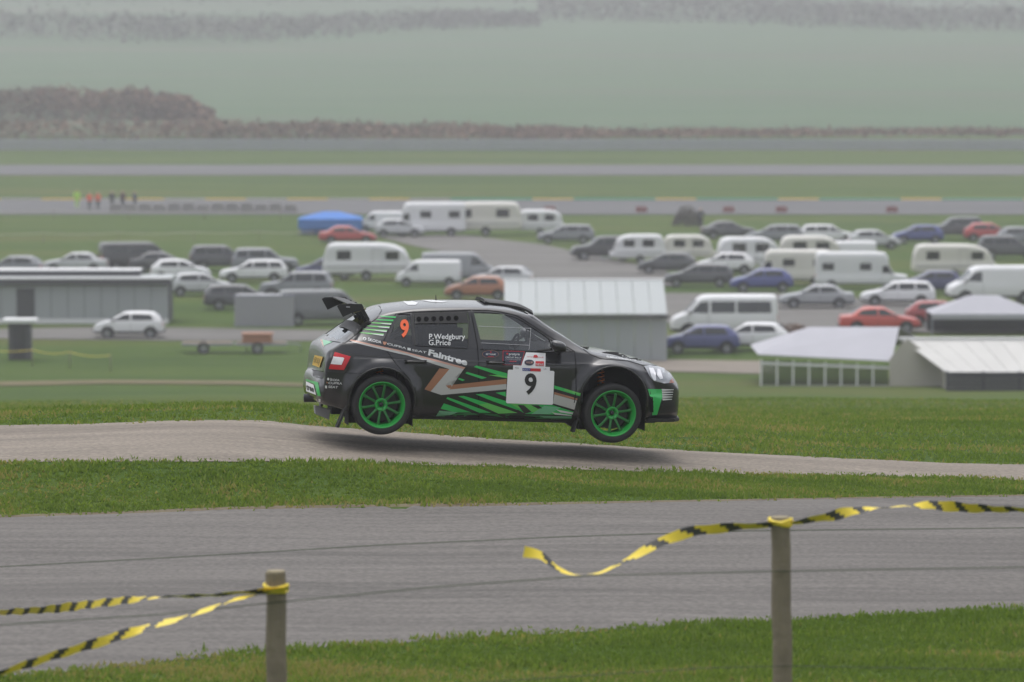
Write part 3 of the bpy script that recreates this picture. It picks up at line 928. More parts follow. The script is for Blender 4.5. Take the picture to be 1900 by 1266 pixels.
# sill
decal([(815.3, 762), (875, 766.3), (960, 769.5), (1062, 772), (1060, 778), (960, 778), (856, 776), (808.3, 772)], 'greend', name='sill_strip')
for P in [[(815.3, 762), (850, 764.5), (835, 770), (809, 771.5)], [(1000, 771), (1062, 772.5), (1060, 776), (1010, 775)]]:
    decal(P, 'mint', name='sill_strip', offset=0.005)
for P in [[(909, 776.5), (880, 766.8), (895, 767.3), (925, 777)], [(943, 778), (922, 768.3), (935, 768.8), (965, 778)]]:
    decal(P, 'satin', name='sill_strip', offset=0.005)
# writing on the flank
lettering('9', (742.5, 627), (758.5, 627), (742.5, 593), 'orange', 0.035, DRR, 0.005, 'race_number')
lettering('P.Wedgbury', (796, 633), (862.8, 633.3), (796, 620), 'white', 0.012, DRR)
lettering('G.Price', (795.3, 641), (836, 641.3), (795.3, 631), 'white', 0.012, DRR)
lettering('Faintree', (794, 659.6), (866, 679), (796, 648), 'white', 0.042, DRR)
lettering('\u0160KODA', (682.5, 633), (707.5, 638.4), (683, 626.3), 'white', 0.02)
decal(oval(676.5, 629, 3.2, 3.1), 'white', name='emblem'); decal([(675, 630.5), (677, 626.8), (678.2, 629), (677, 631)], 'black', name='emblem', offset=0.005)
decal([(710.5, 634), (714, 637), (718, 635), (716, 639.5), (713, 641), (711, 638.5)], 'bronze', name='emblem')
lettering('CUPRA', (718, 640), (753.5, 648.5), (718.6, 636.4), 'white', 0.02)
decal([(756, 645.3), (762, 646.3), (762, 651), (756, 650)], 'white', name='emblem')
lettering('SEAT', (764, 651.6), (791, 656.3), (764.7, 648), 'white', 0.01)
for i, (w, x0, x1, y0, y1) in enumerate([('\u0160KODA', 612.6, 630, 702, 707.3), ('CUPRA', 609.5, 635, 709, 713.4), ('SEAT', 609.5, 627, 716, 720.4)]):
    lettering(w, (x0, y1 - 0.6), (x1, y1 + 0.6), (x0 + 0.5, y0 - 0.4), 'white', 0.015, rbump)
decal(oval(609.3, 703.6, 2.0, 2.4), 'white', rbump, 'emblem'); decal([(605.5, 708), (607.5, 709.8), (609.5, 708.5), (607, 712.5)], 'bronze', rbump, 'emblem')
decal([(603.5, 715.5), (607, 716), (607, 721), (603.5, 720.5)], 'white', rbump, 'emblem'); decal([(591.5, 740), (595, 740.5), (595, 746), (591.5, 745.5)], 'white', rbump, 'emblem')
# competition board
BO = 0.009
decal([(944, 686), (1026.5, 688.4), (1028.3, 690.2), (1025.9, 749.2), (1024, 751), (940.5, 748.2), (938.6, 746.2), (942, 688)], 'board', DFR, 'number_board', BO, 14)
lettering('9', (972.3, 732.5), (994.5, 732.8), (973.6, 692.5), 'black', 0.028, DFR, BO + 0.003, 'race_number')
decal([(976, 654.2), (1012, 655.8), (1011.7, 681), (1019.9, 681.3), (1019.9, 688.6), (951.8, 686.6), (952, 678), (967.2, 678.6)], 'board', DFR, 'sponsor_card', BO - 0.002, 14)
decal([(969, 683), (984, 683.5), (984, 689), (969, 688.4)], 'blue', DFR, 'sponsor_card', BO + 0.002); decal([(984, 683.5), (1003, 684), (1003, 689.6), (984, 689)], 'red', DFR, 'sponsor_card', BO + 0.002)
lettering('RALLY', (970, 687.6), (983, 688), (970, 684.3), 'white', 0.0, DFR, BO + 0.004)
decal(oval(981.7, 673.2, 8.9, 5.2), 'navy', DFR, 'sponsor_card', BO + 0.002, 0); lettering('WALES', (975.5, 675), (988, 675.3), (975.5, 671.6), 'pink', 0.0, DFR, BO + 0.004)
decal([(993.4, 671), (1009, 671.5), (1009, 679.5), (993.4, 679)], 'red', DFR, 'sponsor_card', BO + 0.002); lettering('NEWS', (994.6, 678.4), (1008, 678.9), (994.6, 674.6), 'white', 0.02, DFR, BO + 0.004)
lettering('MOTOR', (977.5, 663.5), (988, 664), (977.7, 661.4), 'red', 0.0, DFR, BO + 0.003); lettering('CLUB', (997.5, 664.6), (1008, 665), (997.6, 662.4), 'red', 0.0, DFR, BO + 0.003)
decal([(988.5, 664), (990.5, 659.5), (995, 659), (997.5, 661.5), (997, 664.5), (995.5, 664.4), (995, 661.5), (992, 661.5), (990.5, 664.2)], 'red', DFR, 'sponsor_card', BO + 0.003, 0)
lettering('MSN', (955, 685), (962, 685.2), (955, 681), 'printgrey', 0.0, DFR, BO + 0.003); lettering('UK', (1008.5, 686), (1014, 686.2), (1008.5, 683), 'printgrey', 0.0, DFR, BO + 0.003)
decal([(932.7, 651), (973.5, 652.5), (967, 678.2), (932.7, 677.3)], 'red', DFR, 'sponsor_panel', 0.0045); decal([(933.6, 652), (972.4, 653.3), (966.2, 677.4), (933.6, 676.5)], 'navy', DFR, 'sponsor_panel', 0.006)
lettering('protyre', (944, 661), (964, 661.5), (944, 655.6), 'white', 0.02, DFR, 0.0085); decal(oval(941, 656.8, 1.7, 1.7, 12), 'red', DFR, 'sponsor_panel', 0.0085, 0)
lettering('CIRCUIT RALLY', (937.7, 665), (967, 665.8), (937.8, 662), 'white', 0.01, DFR, 0.0085); lettering('CHAMPIONSHIP', (937.7, 668.8), (966, 669.5), (937.8, 666.2), 'printgrey', 0.0, DFR, 0.0085)
lettering('2026', (945, 672.4), (958, 672.7), (945, 670.2), 'red', 0.0, DFR, 0.0085); lettering('www.circuitrally.co.uk', (935.7, 676.3), (962, 676.9), (935.7, 674.4), 'printgrey', 0.0, DFR, 0.0085)
decal(oval(910, 657.5, 15.4, 7.2, 28), 'bronze', DFR, 'sponsor_panel', 0.0045, 0); decal(oval(910, 657.5, 14.8, 6.7, 28), 'navy', DFR, 'sponsor_panel', 0.006, 0)
lettering('MITHAM', (901.4, 659.4), (919, 659.8), (901.5, 656), 'white', 0.01, DFR, 0.0085); decal([(904.5, 661.5), (916, 661.8), (915.5, 662.8), (905, 662.5)], 'red', DFR, 'sponsor_panel', 0.0085, 0)
decal([(909, 654.8), (910.5, 652), (912, 654.9)], 'red', DFR, 'sponsor_panel', 0.0085, 0)
# sliding-window frame on the front door glass
for P in [[(888, 605.5), (985, 609.5)], [(985, 609), (982.5, 641)], [(892, 636.5), (983, 641)], [(983, 641), (981, 650)]]:
    seam(P, 0.9, DFR, 'printgrey', 'slider_frame', 0.001)
# bonnet lettering, vents, trims
lettering('ELIMINATION ESTATES', (1125.4, 664), (1180, 671.3), (1125.8, 661), 'white', 0.01, bonnet)
decal([(1116, 654.5), (1126, 653), (1143, 654), (1152, 655.5), (1200, 668.5), (1199, 671), (1172, 667), (1150, 661.5), (1135, 657.5)], 'seam', bonnet, 'bonnet_vent', 0.003)
decal([(1074, 635.5), (1090, 636.8), (1099, 639), (1103, 642.5), (1100, 645.5), (1090, 647.5), (1083, 646)], 'seam', bonnet, 'bonnet_vent', 0.003)
decal([(1104, 639.6), (1120, 642.4), (1153, 651), (1150, 652.6), (1107, 644)], 'mint', bonnet, 'stripe', 0.003)
# headlamp
HL = decal([(1194.5, 680.5), (1204, 679.3), (1220, 681), (1238, 686.8), (1245, 699), (1249, 711), (1232, 711.5), (1213, 707.5), (1205, 699)], 'lamp', car, 'headlight', 0.010)
decal([(1203, 684), (1211, 684.5), (1215, 693), (1217, 706), (1213, 706.5), (1207, 697)], 'lamp2', HL, 'reflector', 0.013)
decal([(1219, 686), (1224, 687), (1229, 703), (1224, 704), (1218, 697)], 'lamp2', HL, 'reflector', 0.013)
decal([(1246, 703.5), (1249.5, 711.3), (1240.5, 711), (1243, 706)], 'amber', HL, 'indicator', 0.013)
seam([(1192, 679.5), (1204, 678.3), (1220, 680), (1239, 686)], 1.6, HL, 'satin', 'trim')
# front bumper
decal([(1201.5, 722), (1227, 722.5), (1230, 735), (1227, 742), (1219, 770), (1209.5, 770.5), (1212, 745), (1205.5, 735)], 'green', fbump, 'stripe', 0.004)
for i in range(5):
    yy = 723.5 + i * 4.4
    decal([(1227 + i * 0.3, yy - 1.6), (1249 - i * 0.7, yy - 0.6), (1249 - i * 0.7, yy + 0.5), (1228 + i * 0.3, yy + 2.2)], 'white', fbump, 'stripe', 0.006)
decal([(1231, 745), (1251, 743), (1254, 764), (1222, 767.5)], 'satin', fbump, 'lower_grille', 0.004)
decal([(1204.5, 735), (1210.5, 737.5), (1212.5, 765), (1205, 765)], 'seam', fbump, 'side_duct', 0.006)
# tail lamp, plate, rear prints
TL = decal([(620.4, 648.5), (640, 652.5), (659.5, 658.5), (650, 676), (639.6, 692.6), (607.6, 690.5), (613, 670)], 'satin', car, 'tail_light', 0.004)
decal([(621.9, 654.2), (651, 662.8), (638.2, 687), (611.2, 684.8)], 'lens_red', TL, 'lens', 0.014)
decal([(619, 663.5), (639, 665.6), (634, 677.3), (614.7, 675.5)], 'lens_white', TL, 'reversing_lens', 0.017)
PL = decal([(585.6, 659.2), (600.5, 662.7), (594, 682.4), (581, 677.3)], 'plate', gate, 'number_plate', 0.010)
lettering('E8 SUJ', (583.3, 675.2), (593, 678.6), (587, 663.0), 'black', 0.0, PL, 0.013)
decal([(580, 687), (605.5, 692), (595.5, 704), (581.3, 698.3)], 'satin', rbump, 'bumper_recess', 0.003)
lettering('ACCENS', (584, 699.5), (595, 701.5), (584.3, 697), 'printgrey', 0.0, rbump)
decal([(568.5, 703.5), (590.6, 709.7), (595.5, 735.3), (590, 734.6), (584, 713), (568.5, 707)], 'green', rbump, 'stripe', 0.004)
NB = decal([(568.8, 708), (582.3, 714), (587.3, 733), (569, 726)], 'board', rbump, 'sponsor_board', 0.006)
lettering('tree', (570, 723), (584, 728.5), (569.6, 713), 'black', 0.04, NB, 0.009)
decal([(598.4, 630.5), (616.9, 634.8), (600.8, 642)], 'mint', gate, 'stripe', 0.003); decal([(594.5, 631), (598.4, 630.5), (601.5, 643.5), (600, 643.5)], 'pink', gate, 'stripe', 0.003)
decal([(628, 607), (642, 594.5), (655, 596), (664, 601), (673, 608), (658.5, 624), (650, 614), (640, 609)], 'satin', gate, 'rear_screen_band', 0.006)
decal([(743, 557.5), (758, 557.3), (776, 562.5), (771, 566.3), (757, 566.4), (763, 562)], 'white', car, 'roof_print', 0.003); decal([(780, 557.5), (800, 556.9), (830, 560.5), (822, 561.8), (800, 561)], 'white', car, 'roof_print', 0.003)

# --- wheels
def make_wheel(x, y, z, s, steer=0.0):
    """s = -1 right side, +1 left; outer face towards s*y"""
    bm = bmesh.new()
    n = 56
    lathe_y(bm, [(0.0, 0.030), (0.175, 0.030), (0.175, 0.008), (0.0, 0.008)], n)
    w = bm_obj('wheel', bm, M['disc'], car)
    w.location = (x, y, z); w.rotation_euler = (0, 0, steer + (math.pi if s > 0 else 0))
    # local frame: outer face towards -y
    bm = bmesh.new()
    R = TYRE_R
    lathe_y(bm, [(0.232, -.100), (0.250, -.112), (0.275, -.117), (0.296, -.112), (0.310, -.100), (R - .003, -.085), (R, -.05), (R, .05), (R - .003, .085), (.308, .103), (.285, .117), (.25, .112), (.232, .10)], 72)
    tread = 0
    bm_obj('tyre', bm, M['rubber'], w, smooth=True)
    bm = bmesh.new()
    lathe_y(bm, [(0.243, -.104), (0.247, -.110), (0.240, -.113), (0.233, -.104), (0.222, -.080), (0.214, -.066), (0.206, -.040), (0.202, .09), (0.240, .10), (0.246, .10), (0.238, .085), (0.210, .03), (0.215, -.06), (0.236, -.098)], 72)
    rim = bm_obj('rim', bm, M['rim'], w, smooth=True)
    # spokes: ten slim tapering arms
    bm = bmesh.new()
    for k in range(10):
        a = 2 * math.pi * k / 10 + 0.17
        ca, sa = math.cos(a), math.sin(a)
        def P(r, t, d): return (r * ca - t * sa, d, r * sa + t * ca)
        secs = [(0.062, 0.017, -.050, .022), (0.10, 0.0135, -.060, .020), (0.15, 0.013, -.068, .020), (0.195, 0.016, -.070, .022), (0.214, 0.022, -.066, .03)]
        prev = None
        for (r, t, d, th) in secs:
            ring = [bm.verts.new(P(r, -t, d + 0.006)), bm.verts.new(P(r, -t * .5, d)), bm.verts.new(P(r, t * .5, d)), bm.verts.new(P(r, t, d + 0.006)), bm.verts.new(P(r, t * .8, d + th)), bm.verts.new(P(r, -t * .8, d + th))]
            if prev:
                for q in range(6): bm.faces.new((prev[q], prev[(q + 1) % 6], ring[(q + 1) % 6], ring[q]))
            prev = ring
    bm_obj('spokes', bm, M['rimdark'], w)
    bm = bmesh.new()
    lathe_y(bm, [(0.0, -.036), (0.034, -.036), (0.036, -.054), (0.052, -.058), (0.062, -.062), (0.067, -.058), (0.070, -.045), (0.062, -.02)], 40)
    bm_obj('hub', bm, M['rim'], w, smooth=True)
    bm = bmesh.new()
    lathe_y(bm, [(0.0, -.064), (0.010, -.064), (0.020, -.058), (0.024, -.040), (0.024, -.03)], 24)
    for k in range(5):
        a = 2 * math.pi * k / 5
        cx, cz = 0.045 * math.cos(a), 0.045 * math.sin(a)
        vs0 = [bm.verts.new((cx + .006 * math.cos(q * math.pi / 3), -.072, cz + .006 * math.sin(q * math.pi / 3))) for q in range(6)]
        vs1 = [bm.verts.new((v.co.x, -.050, v.co.z)) for v in vs0]
        bm.faces.new(vs0)
        for q in range(6): bm.faces.new((vs0[q], vs1[q], vs1[(q + 1) % 6], vs0[(q + 1) % 6]))
    bm_obj('centre_nut', bm, M['hub'], w)
    bm = bmesh.new()    # brake caliper and shield, leaving a gap low down
    pts = [(0.195 * math.cos(a), 0.195 * math.sin(a)) for a in [math.radians(t) for t in range(-32, 213, 7)]]
    A = [bm.verts.new((px_, .034, pz_)) for px_, pz_ in pts]; B = [bm.verts.new((px_, .044, pz_)) for px_, pz_ in pts]
    bm.faces.new(A); bm.faces.new(B[::-1])
    for i in range(len(pts)): bm.faces.new((A[i], B[i], B[(i + 1) % len(pts)], A[(i + 1) % len(pts)]))
    bm_obj('brake_shield', bm, M['interior'], w)
    return w
for (x, z) in ((-WB, WR_Z), (WB, WF_Z)):
    for s in (-1, 1):
        make_wheel(x, s * 0.785, z, s, math.radians(3.0) if x > 0 else 0.0)
# wheel-arch liners
for i, A in enumerate(ARCH):
    for s in (-1, 1):
        bm = bmesh.new()
        a = [bm.verts.new((x, s * 0.835, z)) for x, z in A]; b = [bm.verts.new((x, s * 0.52, z)) for x, z in A]
        for k in range(len(A) - 1): bm.faces.new((a[k], a[k + 1], b[k + 1], b[k]))
        bm.faces.new(b)
        bm_obj('arch_liner', bm, M['interior'], car)
        # rolled arch lip
        bm = bmesh.new()
        def lipy(x, z):
            l, n, _, _ = BVH.ray_cast(Vector((x, s * 2.0, z)), Vector((0, -s, 0)))
            return (l.y if l else s * 0.88)
        A2 = A[1:-1]
        cx, cz = (-WB, WB)[i], (0.375, 0.425)[i]
        pts = [Vector((x, lipy(cx + (x - cx) * 1.03, cz + (z - cz) * 1.03), z)) for x, z in A2]
        tube(bm, pts, 0.011, 6)
        bm_obj('arch_lip', bm, M['satin'], car, smooth=True)
# suspension struts with copper springs
for x, z, s in ((WB - 0.10, 0.66, -1), (WB - 0.10, 0.66, 1), (-WB, 0.62, -1), (-WB, 0.62, 1)):
    st = tube_obj('suspension_strut', [(x + .03, s * .56, z - .30), (x, s * .56, z + .14)], 0.022, M['hub'], car, 10)
    bm = bmesh.new()
    tube(bm, [(x + .02 - .02 * t / 60 + 0.036 * math.cos(t * 0.6), s * .60 + 0.036 * math.sin(t * 0.6), z - .12 + .24 * t / 60) for t in range(61)], 0.008, 6)
    bm_obj('coil_spring', bm, M['copper'], st, smooth=True)
    tube_obj('control_arm', [(x + .1, s * .70, z - .33), (x - .02, s * .30, z - .36)], 0.02, M['satin'], car, 8)
# mud flaps
for (x0, z0, x1, z1) in ((-1.575, .42, -1.70, .075), (0.875, .26, 0.825, .075)):
    for s in (-1, 1):
        bm = bmesh.new()
        q = [(x0, z0), (x0 + .014, z0), (x1 + .018, z1), (x1 - .010, z1)]
        a = [bm.verts.new((x, s * .72, z)) for x, z in q]; b = [bm.verts.new((x, s * .86, z)) for x, z in q]
        bm.faces.new(a); bm.faces.new(b[::-1])
        for k in range(4): bm.faces.new((a[k], b[k], b[(k + 1) % 4], a[(k + 1) % 4]))
        bm_obj('mud_flap', bm, M['rubber'], car)
# splitter, sump guard, exhaust
prism('sump_guard', [(1.75, .17), (1.0, .15), (-1.2, .165), (-1.5, .19), (-1.5, .24), (1.9, .24)], -0.62, 0.62, M['satin'], car)
bm = bmesh.new()
out = [(1.62, -.84), (1.80, -.82), (1.94, -.76), (2.02, -.63), (2.06, -.36), (2.075, 0), (2.06, .36), (2.02, .63), (1.94, .76), (1.80, .82), (1.62, .84)]
a = [bm.verts.new((x, y, .196)) for x, y in out]; b = [bm.verts.new((x, y, .232)) for x, y in out]
bm.faces.new(a); bm.faces.new(b[::-1])
for k in range(len(out)): bm.faces.new((a[k], b[k], b[(k + 1) % len(out)], a[(k + 1) % len(out)]))
bmesh.ops.bevel(bm, geom=list(bm.edges), offset=0.008, segments=2, affect='EDGES')
bm_obj('front_splitter', bm, M['satin'], fbump)
ex, ez = side(594, 757, 0.1)
prism('rear_skid', [(ex - .07, ez + .03), (ex + .10, ez - .01), (ex + .09, ez - .12), (ex - .06, ez - .06)], 0.02, 0.12, M['printgrey'], rbump, 0.006)
tube_obj('exhaust_pipe', [(-1.60, .25, .30), (-1.92, .25, .29)], 0.045, M['hub'], rbump, 14)
# mirrors
for s in (-1, 1):
    bm = bmesh.new()
    bmesh.ops.create_icosphere(bm, subdivisions=3, radius=1.0)
    for v in bm.verts:
        x, y, z = v.co
        x = math.copysign(abs(x) ** 0.75, x); z = math.copysign(abs(z) ** 0.7, z)
        if z < -0.2: z = z * 0.8
        v.co = Vector((0.62 + 0.085 * x + (0.02 if z > 0 else 0) * 0, s * (0.93 + 0.085 * y), 0.985 + 0.062 * z - 0.02 * x))
    mo = bm_obj('wing_mirror', bm, M['paint'], car, smooth=True)
    me = mo.data; me.materials.append(M['satin'])
    for p in me.polygons:
        if p.center.z < 0.99: p.material_index = 1
    bm = bmesh.new()
    for q in range(1):
        tube(bm, [(0.60, s * .90, .945), (0.66, s * .77, .925)], [0.022, 0.035], 8)
        tube(bm, [(0.55, s * .90, .955), (0.42, s * .775, .925)], [0.016, 0.010], 8)
    bm_obj('mirror_arm', bm, M['satin'], mo)
# door handles
for (px, py, par, w) in ((771, 672, 'dr', 40), (920, 674, 'df', 34)):
    l, n = hit(px, py)
    for s in 'RL':
        sg = -1 if s == 'R' else 1
        bm = bmesh.new()
        add_box(bm, (l.x - w / 350, sg * (abs(l.y) - .01), l.z - .022), (l.x + w / 350, sg * (abs(l.y) + .004), l.z + .022), 0.006)
        hd = bm_obj('door_handle', bm, M['satin'], DOORS[par + s])
        bm = bmesh.new()
        tube(bm, [(l.x - w / 380, sg * (abs(l.y) + .008), l.z + .004), (l.x - w / 500, sg * (abs(l.y) + .028), l.z + .006), (l.x + w / 500, sg * (abs(l.y) + .028), l.z + .006), (l.x + w / 380, sg * (abs(l.y) + .008), l.z + .004)], 0.011, 8)
        o = bm_obj('grip', bm, M['paint'], hd, smooth=True)
# roof scoop, aerial
bm = bmesh.new()
nx, ny = 22, 14
grid_t, grid_b = [], []
for i in range(nx + 1):
    x = -0.08 + 0.53 * i / nx
    rt, rb = [], []
    for j in range(ny + 1):
        y = -0.30 + 0.60 * j / ny
        zt_ = T['ztop'](x) - 0.05 * (abs(y) / 0.58) ** 2
        lift = 0.028 + 0.026 * sstep(.12, .45, x) + (0.012 if i < 2 else 0)
        edge = 1 - 0.35 * sstep(.24, .30, abs(y))
        rt.append(bm.verts.new((x, y, zt_ + lift * edge)))
        rb.append(bm.verts.new((x, y, zt_ + (lift * edge) * 0.35 - 0.004)))
    grid_t.append(rt); grid_b.append(rb)
for i in range(nx):
    for j in range(ny):
        bm.faces.new((grid_t[i][j], grid_t[i + 1][j], grid_t[i + 1][j + 1], grid_t[i][j + 1]))
        bm.faces.new((grid_b[i][j], grid_b[i][j + 1], grid_b[i + 1][j + 1], grid_b[i + 1][j]))
    for j in (0, ny):
        bm.faces.new((grid_t[i][j], grid_b[i][j], grid_b[i + 1][j], grid_t[i + 1][j]))
for j in range(ny):
    bm.faces.new((grid_t[0][j], grid_t[0][j + 1], grid_b[0][j + 1], grid_b[0][j]))
    bm.faces.new((grid_t[nx][j], grid_b[nx][j], grid_b[nx][j + 1], grid_t[nx][j + 1]))
bm_obj('roof_scoop', bm, M['satin'], car, smooth=False)
ax_, az_ = side(809, 559, 0.0)
tube_obj('aerial', [(ax_, 0, az_ - .02), (ax_, 0, az_ + .005), (ax_ - .004, 0, az_ + .065)], [0.012, 0.007, 0.004], M['satin'], car, 8)
# rear wing
def wing_plate(y0, y1):
    q = [side(*p, -0.60) for p in [(625, 568), (631, 564.5), (671, 564), (675, 571), (668, 577), (654, 580), (636, 588.5)]]
    return prism('end_plate', q, y0, y1, M['satin'], wing)
wing = prism('rear_wing', [side(*p, -0.60) for p in [(645, 563.5), (652, 563.5), (668, 566), (668, 568.5), (652, 567), (645, 566)]], -0.60, 0.60, M['satin'], car, 0.003)
prism('lower_vane', [side(*p, -0.60) for p in [(657, 579), (668, 575), (679, 572), (680, 574.5), (669, 578), (658, 581.5)]], -0.59, 0.59, M['olive'], wing, 0.003)
wing_plate(-0.612, -0.60); wing_plate(0.60, 0.612)
for y in (-0.605, 0.575, -0.2, 0.2):
    prism('strut', [side(*p, -0.60) for p in [(664, 566), (671, 565), (686, 592), (684, 597), (679, 592)]], y, y + 0.03, M['satin'], wing, 0.003)
lpx = [side(*p, -0.60) for p in [(642, 568.3), (649, 568.7), (649, 571), (642, 570.6)]]
prism('lettering', lpx, -0.6145, -0.6125, M['printgrey'], wing)
# cabin
box('floor_tray', (-1.5, -.70, .245), (1.0, .70, .30), M['interior'], car)
prism('dashboard', [(.42, .62), (.46, .86), (.62, .93), (.98, .92), (1.0, .5), (.6, .5)], -.74, .74, M['interior'], car, 0.02)
for s in (-1, 1):
    seat = prism('seat', [(-.52, .34), (-.05, .36), (-.02, .50), (-.42, .50), (-.62, 1.16), (-.74, 1.16), (-.70, .80), (-.60, .36)], s * .40 - .23, s * .40 + .23, M['interior'], car, 0.03)
    for q in (-1, 1):
        prism('head_wing', [(-.66, .98), (-.36, 1.0), (-.36, 1.14), (-.62, 1.17)], s * .40 + q * .21 - .015, s * .40 + q * .21 + .015, M['interior'], seat, 0.006)
    prism('harness', [(-.64, 1.12), (-.585, .98), (-.50, .72), (-.485, .725), (-.57, .985), (-.625, 1.12)], s * .40 - .15, s * .40 - .09, M['red' if s < 0 else 'blue'], seat)
bm = bmesh.new()
c = Vector((.36, .40, .86))
tube(bm, [(c.x + .17 * math.cos(a) * 0.35, c.y + .17 * math.sin(a), c.z + .17 * math.cos(a) * 0.94) for a in [2 * math.pi * k / 28 for k in range(29)]], 0.014, 8, cap=False)
tube(bm, [(c.x + .0, c.y - .16, c.z), (c.x, c.y + .16, c.z)], 0.012, 6); tube(bm, [tuple(c), (.60, .40, .78)], 0.02, 8)
bm_obj('steering_wheel', bm, M['interior'], car)
CG = []
for s in (-1, 1):
    CG += [[(.92, s * .66, .90), (.40, s * .52, 1.27), (.1, s * .51, 1.31), (-.60, s * .51, 1.32), (-1.2, s * .50, 1.23), (-1.55, s * .52, .85)],
           [(-.62, s * .51, 1.31), (-.64, s * .68, .90), (-.64, s * .68, .28)], [(.94, s * .66, .90), (.92, s * .70, .28)],
           [(-.62, s * .69, .75), (.1, s * .71, .52), (.90, s * .70, .35)], [(-.62, s * .69, .38), (.2, s * .71, .58), (.92, s * .70, .72)], [(-.64, s * .50, 1.3), (-1.5, -s * .5, .6)]]
CG += [[(.40, -.52, 1.27), (.40, .52, 1.27)], [(-.62, -.51, 1.31), (-.62, .51, 1.31)], [(-.64, -.66, .85), (-.64, .66, .85)], [(-.62, -.5, 1.28), (-.64, .6, .5)], [(-.62, .5, 1.28), (-.64, -.6, .5)]]
for P in CG: tube_obj('cage_tube', P, 0.021, M['cage'], car, 10)
box('door_card', (-.62, .70, .35), (.85, .745, .905), M['interior'], car); box('door_card', (-.62, -.745, .35), (.85, -.70, .905), M['interior'], car)
prism('parcel_bulkhead', [(-.98, .30), (-.92, .30), (-1.05, .93), (-1.11, .93)], -.70, .70, M['interior'], car)
bm = bmesh.new(); tube(bm, [(-1.25, -.2, .5), (-1.25, .2, .5)], 0.2, 20); bm_obj('spare_wheel', bm, M['rubber'], car)

# ------------------------------------------------------------------ parked vehicles
def veh_section(T, x):
    zb, zt = T['zb'](x), T['ztop'](x)
    zr = zt - T['crown']
    zbe = min(T['zbelt'], zr - 0.02)
    wm = T['hw'] * T['plan'](x)
    s = sstep(0.02, 0.42, zr - T['zbelt'])
    wb = wm * 0.955
    wr = (wb - 0.06) * (1 - s) + wm * T['tumble'] * s
    zs = max(zb + 0.1, min(zbe - 0.10, zb + 0.75 * (zbe - zb)))
    return [(0, zb), (wm - .14, zb), (wm - .03, zb + .06), (wm, zb + .5 * (zs - zb)), (wm - .015, zs), (wb, zbe), (wr, zr), (wr * .6, zr + .7 * (zt - zr)), (0, zt)]
def kind_hatch(L=4.0, H=1.47, tail=0.0):
    h = L / 2
    top = [(-h, .50), (-h + .03, .75), (-h + .08, .93), (-h + .35 - tail * .2, 1.22 + tail * .1), (-h + .62 - tail * .35, H - .06), (-h + 1.2, H), (.15, H - .02), (.42, H - .12), (1.02, 1.02), (1.18, .97), (h - .28, .82), (h - .07, .68), (h, .46)]
    wins = [[(-h + .62 - tail * .25, 1.0), (-h + .80 - tail * .25, H - .16), (-.18, H - .12), (-.18, .98)], [(-.10, .98), (-.10, H - .12), (.22, H - .14), (.82, 1.01), (.80, .97)]]
    return dict(L=L, H=H, top=top, wins=wins, hw=.87, zbelt=.94, tumble=.70, crown=.04, axles=(-h + .70, h - .80), r=.31, screen=(.36, 1.10), rear=(-h + .05, -h + .70 - tail * .3))
def kind_saloon(L=4.5, H=1.44):
    h = L / 2
    top = [(-h, .50), (-h + .04, .80), (-h + .12, .96), (-h + .55, 1.0), (-h + 1.15, H - .08), (-h + 1.6, H), (.15, H - .02), (.40, H - .12), (1.0, 1.0), (1.18, .95), (h - .3, .80), (h - .08, .66), (h, .46)]
    wins = [[(-h + .95, .99), (-h + 1.25, H - .18), (-.18, H - .12), (-.18, .96)], [(-.10, .96), (-.10, H - .12), (.22, H - .14), (.80, .99), (.78, .95)]]
    return dict(L=L, H=H, top=top, wins=wins, hw=.88, zbelt=.92, tumble=.68, crown=.04, axles=(-h + .95, h - .85), r=.32, screen=(.34, 1.08), rear=(-h + .6, -h + 1.22))
def kind_estate(L=4.5, H=1.50):
    h = L / 2
    top = [(-h, .50), (-h + .03, .80), (-h + .07, .98), (-h + .30, 1.32), (-h + .45, H - .05), (-h + 1.2, H), (.15, H - .02), (.42, H - .12), (1.05, 1.02), (1.2, .97), (h - .3, .82), (h - .08, .68), (h, .46)]
    wins = [[(-h + .35, 1.0), (-h + .50, H - .16), (-h + 1.2, H - .13), (-h + 1.2, .99)], [(-h + 1.28, .99), (-h + 1.28, H - .13), (-.02, H - .12), (-.02, .98)], [(.06, .98), (.06, H - .12), (.26, H - .15), (.86, 1.01), (.84, .97)]]
    return dict(L=L, H=H, top=top, wins=wins, hw=.89, zbelt=.95, tumble=.70, crown=.04, axles=(-h + .90, h - .85), r=.32, screen=(.36, 1.12), rear=(-h + .04, -h + .42))
def kind_suv(L=4.55, H=1.76):
    k = kind_estate(L, H)
    h = L / 2
    k['top'] = [(-h, .58), (-h + .03, .95), (-h + .06, 1.12), (-h + .25, 1.5), (-h + .38, H - .05), (-h + 1.2, H), (.15, H - .02), (.42, H - .12), (.98, 1.20), (1.12, 1.14), (h - .25, 1.02), (h - .07, .86), (h, .56)]
    k['wins'] = [[(-h + .32, 1.17), (-h + .44, H - .17), (-h + 1.1, H - .14), (-h + 1.1, 1.16)], [(-h + 1.18, 1.16), (-h + 1.18, H - .14), (-.02, H - .13), (-.02, 1.15)], [(.06, 1.15), (.06, H - .13), (.28, H - .16), (.80, 1.18), (.78, 1.14)]]
    k.update(hw=.93, zbelt=1.12, tumble=.74, r=.37, zb=.32, screen=(.36, 1.04), rear=(-h + .03, -h + .36)); return k
